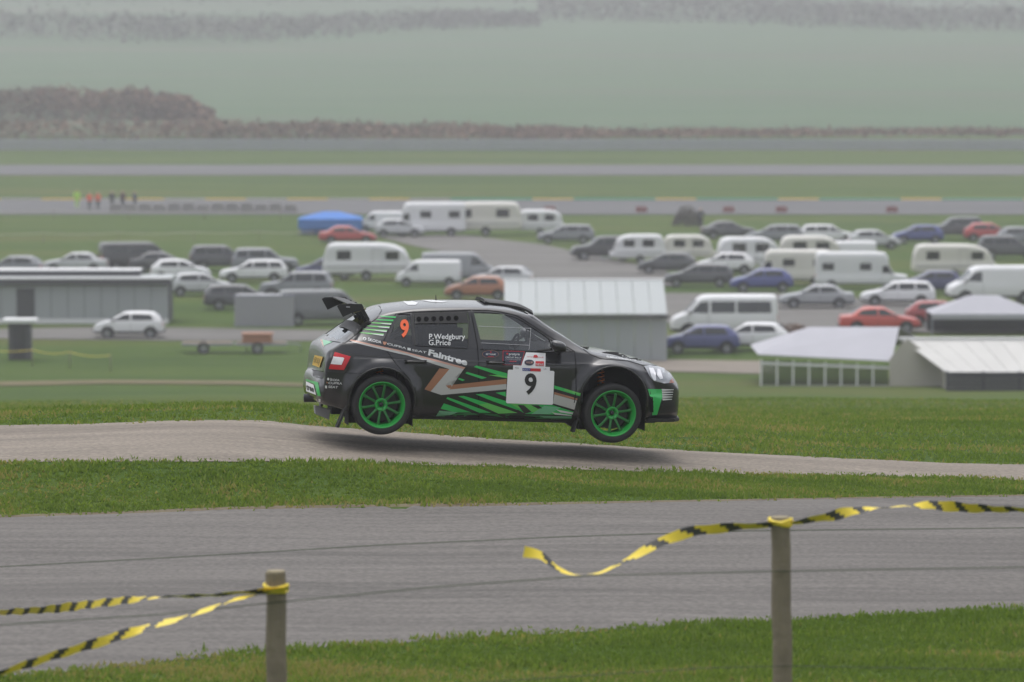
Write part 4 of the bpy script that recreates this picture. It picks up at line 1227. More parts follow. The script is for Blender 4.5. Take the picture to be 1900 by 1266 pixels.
def kind_van(L=4.9, H=1.98, glazed=False):
    h = L / 2
    top = [(-h, .50), (-h + .02, 1.2), (-h + .05, H - .12), (-h + .16, H - .02), (-h + .6, H), (.75, H - .01), (1.05, H - .08), (1.28, H - .25), (1.78, 1.22), (1.95, 1.12), (h - .20, .98), (h - .05, .78), (h, .50)]
    wins = [[(.72, 1.16), (.72, H - .30), (1.10, H - .34), (1.52, 1.20)]]
    if glazed: wins += [[(-h + .3, 1.18), (-h + .34, H - .30), (-.6, H - .30), (-.6, 1.18)], [(-.5, 1.18), (-.5, H - .30), (.6, H - .30), (.6, 1.18)]]
    return dict(L=L, H=H, top=top, wins=wins, hw=.95, zbelt=1.12, tumble=.86, crown=.05, axles=(-h + .85, h - .85), r=.33, zb=.28, screen=(1.26, 1.86), rear=None)
def kind_pickup(L=5.1, H=1.76):
    h = L / 2
    top = [(-h, .62), (-h + .03, 1.0), (-h + .06, 1.08), (-.62, 1.08), (-.58, 1.12), (-.50, H - .14), (-.40, H - .03), (.0, H), (.35, H - .02), (.55, H - .12), (1.10, 1.18), (1.24, 1.12), (h - .28, 1.0), (h - .07, .86), (h, .56)]
    wins = [[(-.40, 1.14), (-.36, H - .16), (.14, H - .13), (.14, 1.13)], [(.22, 1.13), (.22, H - .13), (.42, H - .16), (.92, 1.16), (.90, 1.12)]]
    return dict(L=L, H=H, top=top, wins=wins, hw=.92, zbelt=1.10, tumble=.72, crown=.04, axles=(-h + 1.0, h - .9), r=.37, zb=.32, screen=(.50, 1.16), rear=(-.58, -.42))
def kind_caravan(L=5.4, H=2.45, slope=0.5):
    h = L / 2
    top = [(-h, .72), (-h + .05, 1.2), (-h + .14, 1.75), (-h + .42, H - .10), (-h + .9, H), (.6, H), (h - 1.0 - slope * .4, H - .05), (h - .55, H - .25 - slope * .12), (h - .18, 1.70 - slope * .2), (h - .05, 1.2), (h, .72)]
    wins = [[(-h + .95, 1.35), (-h + .95, 1.95), (-h + 1.9, 1.95), (-h + 1.9, 1.35)], [(h - 1.75, 1.35), (h - 1.75, 1.92), (h - .85, 1.92), (h - .85, 1.35)]]
    return dict(L=L, H=H, top=top, wins=wins, hw=1.1, zbelt=1.30, tumble=.965, crown=.05, axles=(-.05,), r=.31, zb=.42, screen=(h - .32, h - .06), rear=None, caravan=True)
def kind_motorhome(L=6.0, H=2.75):
    h = L / 2
    top = [(-h, .60), (-h + .03, 1.5), (-h + .08, H - .12), (-h + .25, H - .01), (-h + .8, H), (1.3, H), (1.75, H - .06), (2.0, H - .35), (2.06, 2.0), (2.12, 1.86), (2.46, 1.32), (2.58, 1.22), (h - .12, 1.08), (h - .03, .85), (h, .52)]
    wins = [[(-h + .5, 1.5), (-h + .5, 2.05), (-h + 1.4, 2.05), (-h + 1.4, 1.5)], [(-.2, 1.5), (-.2, 2.05), (.7, 2.05), (.7, 1.5)], [(1.55, 1.28), (1.55, 1.85), (1.98, 1.85), (2.3, 1.30)]]
    return dict(L=L, H=H, top=top, wins=wins, hw=1.1, zbelt=1.20, tumble=.965, crown=.05, axles=(-h + 1.2, h - .85), r=.34, zb=.34, screen=(2.08, 2.54), rear=None)
KINDS = dict(hatch=kind_hatch(), hatch_small=kind_hatch(3.8, 1.45, .4), saloon=kind_saloon(), estate=kind_estate(), suv=kind_suv(), van=kind_van(), kombi=kind_van(4.95, 2.0, True),
             mpv=kind_van(4.5, 1.85, True), pickup=kind_pickup(), caravan=kind_caravan(), caravan_small=kind_caravan(4.3, 2.35, 0.2), caravan_sloped=kind_caravan(5.9, 2.45, 1.6), motorhome=kind_motorhome(), truck=kind_motorhome(7.2, 2.9))
M['bgtyre'] = base_mat('tyre_black', (0.018, 0.018, 0.019), 0.85)
M['bgrim'] = base_mat('alloy_grey', (0.34, 0.35, 0.37), 0.4, 0.6)
M['bgtrim'] = base_mat('plastic_trim', (0.03, 0.03, 0.033), 0.7)
M['bgbody'] = base_mat('body_paint', (0.5, 0.5, 0.5), 0.35, 0, 0.5)
PROTO = {}
def proto(kind):
    """meshes of one kind of vehicle, made once and shared"""
    if kind in PROTO: return PROTO[kind]
    K = KINDS[kind]
    h = K['L'] / 2
    zb = K.get('zb', .24)
    TT = dict(ztop=table(K['top']), zb=table([(-h, zb + .14), (-h + .2, zb + .03), (-h + .5, zb), (h - .5, zb), (h - .15, zb + .02), (h, zb + .10)]), zbelt=K['zbelt'], crown=K['crown'], hw=K['hw'], tumble=K['tumble'],
              plan=table([(-h, .80), (-h + .05, .90), (-h + .2, .97), (-h + .6, 1.0), (h - .9, 1.0), (h - .4, .96), (h - .12, .86), (h, .66)]) if not K.get('caravan') else
              table([(-h, .86), (-h + .1, .95), (-h + .4, 1.0), (h - .5, 1.0), (h - .1, .95), (h, .86)]))
    xs = sorted(set([-h + K['L'] * i / 44 for i in range(45)] + [p[0] for p in K['top']] + [-h + .01, h - .01, h - .03]))
    bm = loft(TT, xs, veh_section, [0, .25, .35, .4, .3, .2, .3, .5, 0], [1, 1, 2, 3, 3, 6, 2, 3])
    arches = []
    for ax in K['axles']:
        r = K['r'] + .065
        arches.append([(ax + r * math.cos(math.pi * k / 12), K['r'] + r * math.sin(math.pi * k / 12)) for k in range(13)] + [(ax - r, 0.02), (ax + r, 0.02)])
    for P in arches + K['wins']: cut_poly(bm, P)
    sc_, rr = K['screen'], K['rear']
    def cl(f):
        c = f.calc_center_median(); n = f.normal
        for A in arches:
            if inpoly(c.x, c.z, A) and abs(c.y) > K['hw'] - .30: return None
        if abs(n.y) > .35:
            for i, P in enumerate(K['wins']):
                if inpoly(c.x, c.z, P): return ('window', i, c.y < 0)
        rl = min(K['hw'] * K['tumble'], K['hw'] * .95) - .06
        if sc_[0] < c.x < sc_[1] and c.z > K['zbelt'] + .05 and n.x > .2 and abs(c.y) < rl + .08 * (c.x - sc_[0]) and (not K.get('caravan') or 1.3 < c.z < 1.95): return ('windscreen',)
        if rr and rr[0] < c.x < rr[1] and c.z > K['zbelt'] + .07 and n.x < -.2 and abs(c.y) < rl: return ('rear_window',)
        if c.z < zb + .16 and not K.get('caravan'): return ('sill',)
        return ('body',)
    reg = split_mesh(bm, cl)
    TT['bvh'] = BVHTree.FromBMesh(bm)
    bm.free()
    meshes = []
    for k, data in reg.items():
        nm = k[0]
        o = skin_part(nm, data, M['bgbody'] if nm == 'body' else M['bgtrim'] if nm == 'sill' else M['glassbg'], None, 0.008 if 'wind' in nm else 0)
        meshes.append((nm, o.data)); bpy.data.objects.remove(o)
    extra = []
    def keep(o): extra.append((o.name.split('.')[0], o.data, o.data.materials[0])); bpy.data.objects.remove(o)
    hw = K['hw']
    if not K.get('caravan'):
        zf = TT['ztop'](h - .10) - .07
        for s in (-1, 1):
            def fx(y, z, d):
                l, n, _, _ = TT['bvh'].ray_cast(Vector((d * 9, y, z)), Vector((-d, 0, 0)))
                return l.x if l else d * h
            for nm, d, z0, z1, ya, yb, mt in (('headlight', 1, zf - .07, zf + .03, hw * .42, hw * .82, 'lamp2'), ('tail_light', -1, K['zbelt'] - .26, K['zbelt'] - .04, hw * .62, hw * .86, 'lens_red')):
                vs_, fs = [], []
                for i in range(5):
                    y = ya + (yb - ya) * i / 4
                    for z in (z0, (z0 + z1) / 2, z1): vs_.append((fx(s * y, z, d) + d * .008, s * y, z))
                for i in range(4):
                    for j in range(2): a = i * 3 + j; fs.append((a, a + 3, a + 4, a + 1) if d * s > 0 else (a, a + 1, a + 4, a + 3))
                keep(mesh_obj(nm, vs_, fs, M[mt]))
        for d in (1, -1):
            xb = h if d > 0 else -h
            bm = bmesh.new(); add_box(bm, (xb - .10 * (d > 0) - .03 * (d < 0), -hw * .60, zb + .10), (xb + .03 * (d > 0) + .10 * (d < 0), hw * .60, zb + .26), .02)
            keep(bm_obj('bumper', bm, M['bgtrim']))
        for s in (-1, 1):
            bm = bmesh.new()
            xm = sc_[1] - .28; add_box(bm, (xm - .06, s * (hw + .02) - .09, K['zbelt'] + .02), (xm + .06, s * (hw + .02) + .09, K['zbelt'] + .15), .03)
            keep(bm_obj('door_mirror', bm, M['bgtrim']))
        # door shut lines and handles along the flank
        doors = [K['wins'][-1][0][0] - .04 if not kind in ('van', 'kombi', 'mpv') else .66, sc_[1] - .22] + ([K['wins'][0][0][0] + .05] if kind not in ('van', 'motorhome', 'truck', 'pickup') else [])
        for s in (-1, 1):
            for dx in doors:
                pts = []
                for j in range(9):
                    z = zb + .18 + (K['zbelt'] - zb - .2) * j / 8
                    l, n, _, _ = TT['bvh'].ray_cast(Vector((dx, s * 4, z)), Vector((0, -s, 0)))
                    if l: pts.append((dx, l.y, z))
                if len(pts) > 2: keep(tube_obj('door_gap', pts, .007, M['seam'], None, 4))
    else:
        bm = bmesh.new()
        tube(bm, [(h - .1, -.45, .45), (h + .9, 0, .42)], .035, 6); tube(bm, [(h - .1, .45, .45), (h + .9, 0, .42)], .035, 6); tube(bm, [(h + .85, 0, .42), (h + 1.05, 0, .46)], .05, 8); tube(bm, [(h + .75, 0, .42), (h + .75, 0, .0)], .03, 6)
        keep(bm_obj('drawbar', bm, M['galv']))
        bm = bmesh.new(); add_box(bm, (h - .02, -.5, .5), (h + .28, .5, .95), .05); keep(bm_obj('gas_locker', bm, M['bgbody']))
        for s in (-1, 1): keep(box('side_stripe', (-h + .25, s * hw - .012, .86), (h - .35, s * hw + .012, .94), M['printgrey'], None, .004))
        bm = bmesh.new()
        for x0, x1, z0, z1 in ((.35, .37, .6, 2.1), (.97, .99, .6, 2.1), (.35, .99, 2.09, 2.11)): add_box(bm, (x0, -hw - .006, z0), (x1, -hw + .02, z1))
        keep(bm_obj('door_frame', bm, M['printgrey']))
    bm = bmesh.new(); r = K['r']
    lathe_y(bm, [(r * .58, -.09), (r * .80, -.11), (r * .95, -.10), (r, -.07), (r, .07), (r * .95, .10), (r * .58, .09)], 24)
    tyre = bm_obj('wheel', bm, M['bgtyre'], smooth=True); tm = tyre.data; bpy.data.objects.remove(tyre)
    bm = bmesh.new()
    lathe_y(bm, [(0, -.075), (r * .14, -.078), (r * .20, -.07), (r * .24, -.05)], 18)
    for k in range(5):
        a = 2 * math.pi * k / 5; ca, sa = math.cos(a), math.sin(a)
        q = [(r * .18, -r * .10), (r * .58, -r * .13), (r * .58, r * .13), (r * .18, r * .10)]
        bm.faces.new([bm.verts.new((x * ca - y * sa, -.072, x * sa + y * ca)) for x, y in q])
    lathe_y(bm, [(r * .54, -.08), (r * .61, -.095), (r * .62, -.08), (r * .55, .05)], 24)
    rim = bm_obj('rim', bm, M['bgrim']); rmsh = rim.data; bpy.data.objects.remove(rim)
    lm = []
    for A in arches:
        for s in (-1, 1):
            bm = bmesh.new()
            a = [bm.verts.new((x, s * (hw - .03), z)) for x, z in A[:13]]; b = [bm.verts.new((x, s * (hw - .32), z)) for x, z in A[:13]]
            for k in range(12): bm.faces.new((a[k], a[k + 1], b[k + 1], b[k]))
            bm.faces.new(b)
            liner = bm_obj('arch_liner', bm, M['seam']); lm.append(liner.data); bpy.data.objects.remove(liner)
    PROTO[kind] = (K, meshes, extra, tm, rmsh, lm)
    return PROTO[kind]
PAINTS = {}
def paint(col, rough=0.32):
    k = tuple(col)
    if k not in PAINTS: PAINTS[k] = base_mat('vehicle_paint', col, rough, 0, 0.5, var=0.05, vscale=0.8)
    return PAINTS[k]
def raw(name, me, parent, loc=(0, 0, 0), rot=(0, 0, 0), mat=None):
    o = bpy.data.objects.new(name, me); COL.objects.link(o); o.parent = parent; o.location = loc; o.rotation_euler = rot
    if mat:
        o.material_slots[0].link = 'OBJECT'; o.material_slots[0].material = mat
    return o
def vehicle(kind, px, py, heading, col, name, label, cat, group=None, Y=None, scale=1.0):
    """heading in degrees: 0 = nose to the right, 180 = nose to the left, 90 = nose away"""
    K, meshes, extra, tm, rmsh, lm = proto(kind)
    p = gnd(px, py)
    o = empty(name, p, math.radians(heading))
    o.scale = (scale,) * 3
    tag(o, label, cat, group)
    pm = paint(col)
    for nm, me in meshes:
        raw(nm, me, o, mat=pm if nm == 'body' else None)
    for nm, me, mt in extra: raw(nm, me, o, mat=pm if nm == 'gas_locker' else None)
    for q in lm: raw('arch_liner', q, o)
    for ax in K['axles']:
        for s in (-1, 1):
            w = raw('wheel', tm, o, (ax, s * (K['hw'] - .115), K['r']), (0, 0, math.pi if s > 0 else 0))
            raw('rim', rmsh, w)
    return o
WHT, CRM, SIL, GRY, DRK, BLK, BLU, RED, NVY = (.70, .70, .72), (.64, .62, .57), (.48, .49, .51), (.20, .21, .23), (.065, .067, .075), (.028, .028, .032), (.035, .05, .22), (.42, .03, .025), (.03, .035, .12)
G_CAR, G_CVN, G_VAN = 'cars parked in the paddock', 'caravans parked in the paddock', 'vans parked in the paddock'
V = vehicle
# left of the rally car
V('saloon', 140, 507, 180, SIL, 'parked_car', 'silver saloon just above the flat-roofed shed at left', 'car', G_CAR)
V('hatch', 25, 515, 175, GRY, 'parked_car', 'grey hatchback half hidden behind the shed roof at the left edge', 'car', G_CAR)
V('mpv', 252, 504, 15, BLK, 'parked_van', 'black van behind the shed, tallest in the left cluster', 'van', G_VAN, scale=1.1)
V('hatch', 335, 522, 5, WHT, 'parked_car', 'white hatchback next to the black van at left', 'car', G_CAR)
V('suv', 412, 502, 8, DRK, 'parked_car', 'dark four-wheel drive between the black van and another dark car', 'car', G_CAR)
V('suv', 492, 508, 5, GRY, 'parked_car', 'grey four-wheel drive, rightmost of the left cluster', 'car', G_CAR)
V('estate', 470, 524, 184, WHT, 'parked_car', 'white estate car in front of the grey four-wheel drive', 'car', G_CAR)
V('estate', 448, 574, 6, DRK, 'parked_car', 'dark grey estate car above the grey storage container', 'car', G_CAR)
V('van', 600, 602, 12, (.13, .135, .145), 'parked_van', 'dark grey van behind the rear wing of the rally car', 'van', G_VAN)
V('hatch_small', 240, 627, 180, WHT, 'parked_car', 'small white hatchback in front of the pale shed wall', 'car', G_CAR)
# centre
V('saloon', 645, 453, 4, RED, 'parked_car', 'low red car in front of the blue canopy', 'car', G_CAR)
V('van', 712, 432, 178, WHT, 'parked_van', 'white van right of the blue canopy', 'van', G_VAN, scale=.9)
V('motorhome', 795, 438, 183, WHT, 'motorhome', 'white motorhome between the white van and the cream caravan', 'motorhome')
V('caravan', 900, 437, 180, CRM, 'caravan', 'tall cream caravan beside the white motorhome', 'caravan', G_CVN, scale=1.12)
V('caravan_small', 1003, 436, 0, WHT, 'caravan', 'rounded white caravan at the right end of the far row', 'caravan', G_CVN, scale=.88)
V('hatch', 603, 519, 180, NVY, 'parked_car', 'dark blue car mostly hidden behind the long white caravan', 'car', G_CAR)
V('caravan_sloped', 682, 519, 0, WHT, 'caravan', 'long white caravan with sloping nose alone on the grass', 'caravan', G_CVN)
V('van', 795, 531, 178, WHT, 'parked_van', 'small white van at the nose of the long caravan', 'van', G_VAN, scale=.86)
V('van', 852, 524, 5, (.25, .26, .28), 'parked_van', 'mid-grey van behind the small white van in the middle', 'van', G_VAN)
V('hatch', 932, 536, 172, SIL, 'parked_car', 'silver hatchback left of the big grey roof', 'car', G_CAR)
# right
V('suv', 1118, 483, 186, BLK, 'parked_car', 'black four-wheel drive hitched left of two caravans', 'car', G_CAR)
V('caravan_small', 1186, 488, 180, WHT, 'caravan', 'white caravan directly behind the black four-wheel drive', 'caravan', G_CVN, scale=.87)
V('caravan_small', 1276, 487, 0, CRM, 'caravan', 'cream caravan immediately right of the white one behind the black four-wheel drive', 'caravan', G_CVN, scale=.84)
V('caravan_small', 1388, 503, 4, WHT, 'caravan', 'white caravan behind the cream motorhome', 'caravan', G_CVN)
V('caravan_small', 1502, 500, 0, CRM, 'caravan', 'pale caravan behind the long white lorry', 'caravan', G_CVN)
V('hatch', 1345, 508, 178, WHT, 'parked_car', 'white hatchback left of the cream motorhome', 'car', G_CAR)
V('motorhome', 1468, 529, 180, CRM, 'motorhome', 'cream motorhome left of the long white lorry', 'motorhome', scale=.84)
V('truck', 1598, 536, 0, WHT, 'white_lorry', 'long white box lorry in the middle of the right side', 'lorry', scale=.82)
V('estate', 1296, 532, 178, DRK, 'parked_car', 'dark grey estate car facing left above the grey roof end', 'car', G_CAR)
V('hatch', 1412, 541, 182, BLU, 'parked_car', 'blue hatchback in front of the cream motorhome', 'car', G_CAR)
V('kombi', 1342, 626, 180, WHT, 'parked_van', 'white window van facing left beside the big grey roof', 'van', G_VAN, scale=1.17)
V('hatch', 1300, 655, 180, (.05, .06, .20), 'parked_car', 'dark blue hatchback in front of the white window van', 'car', G_CAR)
V('hatch', 1392, 650, 175, WHT, 'parked_car', 'white hatchback right of the dark blue one below the van', 'car', G_CAR)
V('saloon', 1352, 443, 3, DRK, 'parked_car', 'dark saloon below the circuit, left of the white estate', 'car', G_CAR)
V('estate', 1537, 452, 0, WHT, 'parked_car', 'white estate car in the far right row', 'car', G_CAR)
V('hatch', 1702, 452, 184, BLU, 'parked_car', 'blue hatchback in the far right row', 'car', G_CAR)
V('suv', 1772, 443, 182, DRK, 'parked_car', 'dark four-wheel drive behind the blue hatchback at far right', 'car', G_CAR)
V('hatch', 1835, 448, 0, RED, 'parked_car', 'red hatchback in the far right row', 'car', G_CAR)
V('hatch', 1898, 456, 0, GRY, 'parked_car', 'grey hatchback cut off by the right edge', 'car', G_CAR)
V('caravan_sloped', 1768, 516, 0, CRM, 'caravan', 'cream caravan with sloping nose at the right', 'caravan', G_CVN, scale=.93)
V('estate', 1665, 567, 180, WHT, 'parked_car', 'white estate car between the lorry and the grey gazebo', 'car', G_CAR)
V('van', 1842, 562, 184, WHT, 'parked_van', 'large white van behind the grey gazebo', 'van', G_VAN, scale=1.15)
V('saloon', 1632, 617, 0, (.50, .05, .03), 'parked_car', 'bright red saloon just behind the marquee roof', 'car', G_CAR)
# more of the crowded paddock
V('hatch', 1238, 508, 176, DRK, 'parked_car', 'dark hatchback at the left end of the row below the caravans', 'car', G_CAR)
V('estate', 1437, 452, 178, GRY, 'parked_car', 'grey estate car between the dark saloon and the white estate', 'car', G_CAR)
V('hatch', 1622, 462, 4, SIL, 'parked_car', 'silver hatchback right of the white estate in the far row', 'car', G_CAR)
V('suv', 1872, 482, 0, DRK, 'parked_car', 'dark four-wheel drive right of the sloping cream caravan', 'car', G_CAR)
V('hatch', 1728, 545, 182, NVY, 'parked_car', 'navy hatchback between the white estate and the large white van', 'car', G_CAR)
V('van', 1560, 500, 178, WHT, 'parked_van', 'white van partly hidden behind the long lorry', 'van', G_VAN)
V('hatch', 1745, 606, 0, (.30, .03, .03), 'parked_car', 'dark red hatchback at the left corner of the grey gazebo', 'car', G_CAR)
V('saloon', 1515, 572, 180, (.30, .31, .33), 'parked_car', 'grey saloon on the tarmac above the marquee', 'car', G_CAR)
V('suv', 550, 556, 176, GRY, 'parked_car', 'grey four-wheel drive just above the dark van and container', 'car', G_CAR)
V('hatch', 372, 549, 8, SIL, 'parked_car', 'silver hatchback left of the dark grey estate', 'car', G_CAR)
V('saloon', 300, 506, 4, DRK, 'parked_car', 'dark saloon tucked behind the white hatchback at left', 'car', G_CAR)
V('hatch', 885, 556, 178, (.34, .12, .05), 'parked_car', 'rust orange hatchback just above the rally car roof', 'car', G_CAR)
V('estate', 1050, 452, 180, GRY, 'parked_car', 'grey estate car right of the far row of caravans', 'car', G_CAR)
V('hatch', 742, 440, 0, SIL, 'parked_car', 'silver hatchback in front of the white motorhome', 'car', G_CAR)
# ------------------------------------------------------------------ buildings and canopies
M['cladding'] = base_mat('pale_cladding', (0.35, 0.37, 0.385), 0.6, var=0.06, vscale=0.5)
M['roofgrey'] = base_mat('grey_roof_sheet', (0.33, 0.355, 0.36), 0.5, var=0.06, vscale=0.4)
M['fascia'] = base_mat('dark_fascia', (0.06, 0.06, 0.068), 0.6)
M['whitetrim'] = base_mat('white_trim', (0.74, 0.74, 0.75), 0.5)
M['canvas'] = base_mat('grey_canvas', (0.38, 0.38, 0.42), 0.85, var=0.08, vscale=0.8)
M['canvasw'] = base_mat('white_canvas', (0.50, 0.495, 0.48), 0.85, var=0.08, vscale=0.8)
M['cream'] = base_mat('cream_wall', (0.42, 0.40, 0.35), 0.8, var=0.08, vscale=0.6)
M['pvc'] = glass_mat('clear_pvc', (0.45, 0.52, 0.47), 0.12)
M['bluecanvas'] = base_mat('blue_canvas', (0.035, 0.16, 0.50), 0.7, var=0.08, vscale=1.0)
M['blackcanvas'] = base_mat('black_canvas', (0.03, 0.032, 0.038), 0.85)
M['redstuff'] = base_mat('red_plastic', (0.24, 0.085, 0.08), 0.7)
M['timber'] = base_mat('weathered_timber', (0.20, 0.165, 0.12), 0.9, var=0.35, vscale=6, bump=0.4, bscale=25)
def ppm(Y): return FPX / Y
# shed at left: ribbed cladding panels, white plinth and a two-step dark fascia
p0, p1 = gnd(-60, 601), gnd(312, 601)
Ys = p0.y
zb0 = p0.z
shed = empty('flat_roofed_shed', ((p0.x + p1.x) / 2, Ys, zb0)); tag(shed, 'long pale grey shed with dark flat roof edge at the left', 'shed')
wS = (p1.x - p0.x); hS = (601 - 528) / ppm(Ys); hR = (601 - 503) / ppm(Ys)
npan = 12
pw = wS / npan
pan = None
for i in range(npan):
    if pan is None:
        pan = box('wall_panel', (-pw / 2 + .015, 0, .30), (pw / 2 - .015, .06, hS), M['cladding'], shed, .01); pan.location = (-wS / 2 + pw * .5, 0, 0)
    else: inst(pan, 'wall_panel', shed, (-wS / 2 + pw * (i + .5), 0, 0))
box('plinth', (-wS / 2, -.05, -.2), (wS / 2, .1, .29), M['whitetrim'], shed)
box('core', (-wS / 2 + .03, .065, 0), (wS / 2 - .03, 4.2, hS - .01), M['fascia'], shed)
box('fascia', (-wS / 2 - .25, -.35, hS + .005), (wS / 2 + .2, .2, hS + .32), M['fascia'], shed, .02)
box('roof', (-wS / 2 - .2, .21, hS + .02), (wS / 2 + .15, 4.4, hS + .34), M['roofgrey'], shed)
box('white_edge', (-wS / 2 - .26, -.37, hS + .325), (wS / 2 + .21, .19, hS + .40), M['whitetrim'], shed)
box('roof_step', (-wS / 2 - .1, 2.4, hS + .35), (wS / 2 - 1.8, 4.3, hS + .62), M['fascia'], shed, .02)
box('white_edge', (-wS / 2 - .12, 2.38, hS + .63), (wS / 2 - 1.78, 4.32, hS + .70), M['whitetrim'], shed)
dp = box('door', (-.5, -.03, .31), (.5, 0.0, 2.0), M['fascia'], shed, .01); dp.location = (-wS / 2 + (48 + 60) / ppm(Ys), -.02, 0)
# grey building behind the car with a broad shallow roof
q0, q1 = gnd(935, 672), gnd(1238, 672)
Yb, zb1 = q0.y, q0.z
hall = empty('grey_hall', ((q0.x + q1.x) / 2, Yb, zb1)); tag(hall, 'low building with broad pale grey sheet roof behind the car bonnet', 'building')
wB = q1.x - q0.x; sB = ppm(Yb)
eave = (672 - 584) / sB; ridge_px = (672 - 519) / sB
dR = 6.0
ridge = ridge_px - dR * math.tan(PITCH * 0.9)
npan = 10; pw = wB / npan
wp = rp = None
sl = math.atan2(ridge - eave, dR); Lr = math.hypot(ridge - eave, dR)
for i in range(npan):
    x = -wB / 2 + pw * (i + .5)
    if wp is None:
        wp = box('wall_panel', (-pw / 2 + .012, 0.25, -.3), (pw / 2 - .012, .31, eave - .12), M['cladding'], hall, .008); wp.location.x = x
        rp = box('roof_sheet', (-pw / 2 + .010, 0, 0), (pw / 2 - .010, Lr, .05), M['roofgrey'], hall, .008); rp.location = (x, 0, eave); rp.rotation_euler = (sl, 0, 0)
    else:
        inst(wp, 'wall_panel', hall, (x, 0, 0)); inst(rp, 'roof_sheet', hall, (x, 0, eave), (sl, 0, 0))
box('gutter', (-wB / 2 - .1, -.08, eave - .16), (wB / 2 + .1, .06, eave - .02), M['fascia'], hall, .02)
box('ridge_cap', (-wB / 2 - .05, dR - .15, ridge + .02), (wB / 2 + .05, dR + .15, ridge + .10), M['whitetrim'], hall, .02)
for gx in (wB / 2 - .05, -wB / 2 + .05):
    gb = prism('gable', [(0.32, -.3), (0.32, eave - .2), (dR, ridge - .05), (2 * dR - .3, eave - .2), (2 * dR - .3, -.3)], -.03, .03, M['cladding'], hall)
    gb.rotation_euler = (0, 0, math.pi / 2); gb.location.x = gx
rb_ = mesh_obj('rear_roof', [(-wB / 2, dR, ridge + .03), (wB / 2, dR, ridge + .03), (wB / 2, 2 * dR, eave), (-wB / 2, 2 * dR, eave)], [(0, 1, 2, 3)], M['roofgrey'], hall)
# marquee at right with clear panels
m0, m1, m2 = gnd(1412, 716), gnd(1655, 722), gnd(1752, 722)
Ym = m0.y; sM = ppm(Ym); zM = min(m0.z, m1.z)
mq = empty('marquee', (m0.x, Ym, zM)); tag(mq, 'grey hipped marquee with clear window walls at right', 'marquee')
X1 = (1650 - 1412) / sM; X2 = (1752 - 1412) / sM
ev = (718 - 661) / sM; rg = (718 - 607) / sM - .25
ra, rb2 = (1510 - 1412) / sM, (1680 - 1412) / sM
def roofpoly(name, quad, mat, par, th=.04):
    bm = bmesh.new()
    a = [bm.verts.new(q) for q in quad]; b = [bm.verts.new((q[0], q[1], q[2] - th)) for q in quad]
    n = len(quad); bm.faces.new(a); bm.faces.new(b[::-1])
    for k in range(n): bm.faces.new((a[k], b[k], b[(k + 1) % n], a[(k + 1) % n]))
    return bm_obj(name, bm, mat, par)
roofpoly('roof_front', [(-.15, -.2, ev + .06), (X1 + .1, -.2, ev - .25), (rb2, 3.2, rg), (ra, 3.2, rg)], M['canvas'], mq)
roofpoly('roof_side', [(-.15, -.2, ev + .06), (ra, 3.2, rg), (-.15, 6.6, ev)], M['canvas'], mq)
roofpoly('roof_back', [(ra, 3.2, rg), (rb2, 3.2, rg), (X2, 6.6, ev), (-.15, 6.6, ev)], M['canvas'], mq)
def gp(px, py): return ((px - 1412) / sM, (718 - py) / sM)
prism('gable_wall', [gp(1650, 745), gp(1650, 668), gp(1672, 640), gp(1684, 630), gp(1755, 684), gp(1755, 745)], -.30, -.22, M['cream'], mq)
nW = 8
for i in range(nW):
    xa, xb = X1 * i / nW, X1 * (i + 1) / nW
    zt = ev - .20 - .28 * (i + .5) / nW
    box('clear_panel', (xa + .05, -.02, .0), (xb - .05, .0, zt), M['pvc'], mq)
    box('frame_post', (xa - .04, -.05, -.6), (xa + .04, .03, zt + .04), M['whitetrim'], mq)
box('skirting', (0, -.06, -.6), (X1, -.03, .02), M['whitetrim'], mq)
box('eave_rail', (0, -.10, ev - .42), (X1, -.04, ev - .30), M['whitetrim'], mq).rotation_euler = (0, .036, 0)
# white-roofed building and the dark awning at far right
Yw = Ym - 3.0; sW = ppm(Yw)
pc = at(1790, 722, Yw)
wr_ = empty('white_roofed_building', (pc.x, Yw + .4, zM)); tag(wr_, 'white roofed building at the right edge behind the black screen', 'building')
def wx(px): return (px - 1790) / sW
zt_ = (718 - 622) / sW; ze_ = (718 - 684) / sW
npan = 9
for i in range(npan):
    xa, xb = (1685 + (2020 - 1685) * i / npan), (1685 + (2020 - 1685) * (i + 1) / npan)
    xa2, xb2 = xa + 72 * (1 - i / npan), xb + 72 * (1 - (i + 1) / npan)
    roofpoly('roof_sheet', [(wx(xa2) + .01, -.3, ze_), (wx(xb2) - .01, -.3, ze_), (wx(xb) - .01, 3.4, zt_ - .26), (wx(xa) + .01, 3.4, zt_ - .26)], M['canvasw'], wr_)
box('ridge_cap', (wx(1680), 3.3, zt_ - .26), (wx(2020), 3.6, zt_ - .16), M['whitetrim'], wr_)
box('wall', (wx(1757), .1, -.6), (wx(2020), 3.3, ze_ - .08), M['cream'], wr_)
box('gutter', (wx(1757), -.38, ze_ - .12), (wx(2020), -.30, ze_ - .02), M['fascia'], wr_)
sx0 = at(1757, 745, Yw - 1.2)
scn = empty('black_screen', (sx0.x, Yw - 1.2, sx0.z)); tag(scn, 'black slatted screen fence at the right edge', 'screen fence')
hsn = (745 - 690) / ppm(Yw - 1.2); wsn = 270 / ppm(Yw - 1.2)
sl0 = None
for i in range(9):
    z = hsn * (i + .5) / 9
    if sl0 is None: sl0 = box('slat', (0, 0, -hsn / 18 + .012), (wsn, .03, hsn / 18 - .012), M['blackcanvas'], scn, .004); sl0.location.z = z
    else: inst(sl0, 'slat', scn, (0, 0, z))
for i in range(5): box('post', (wsn * i / 4 - .05, .035, -.9), (wsn * i / 4 + .05, .12, hsn + .03), M['fascia'], scn)
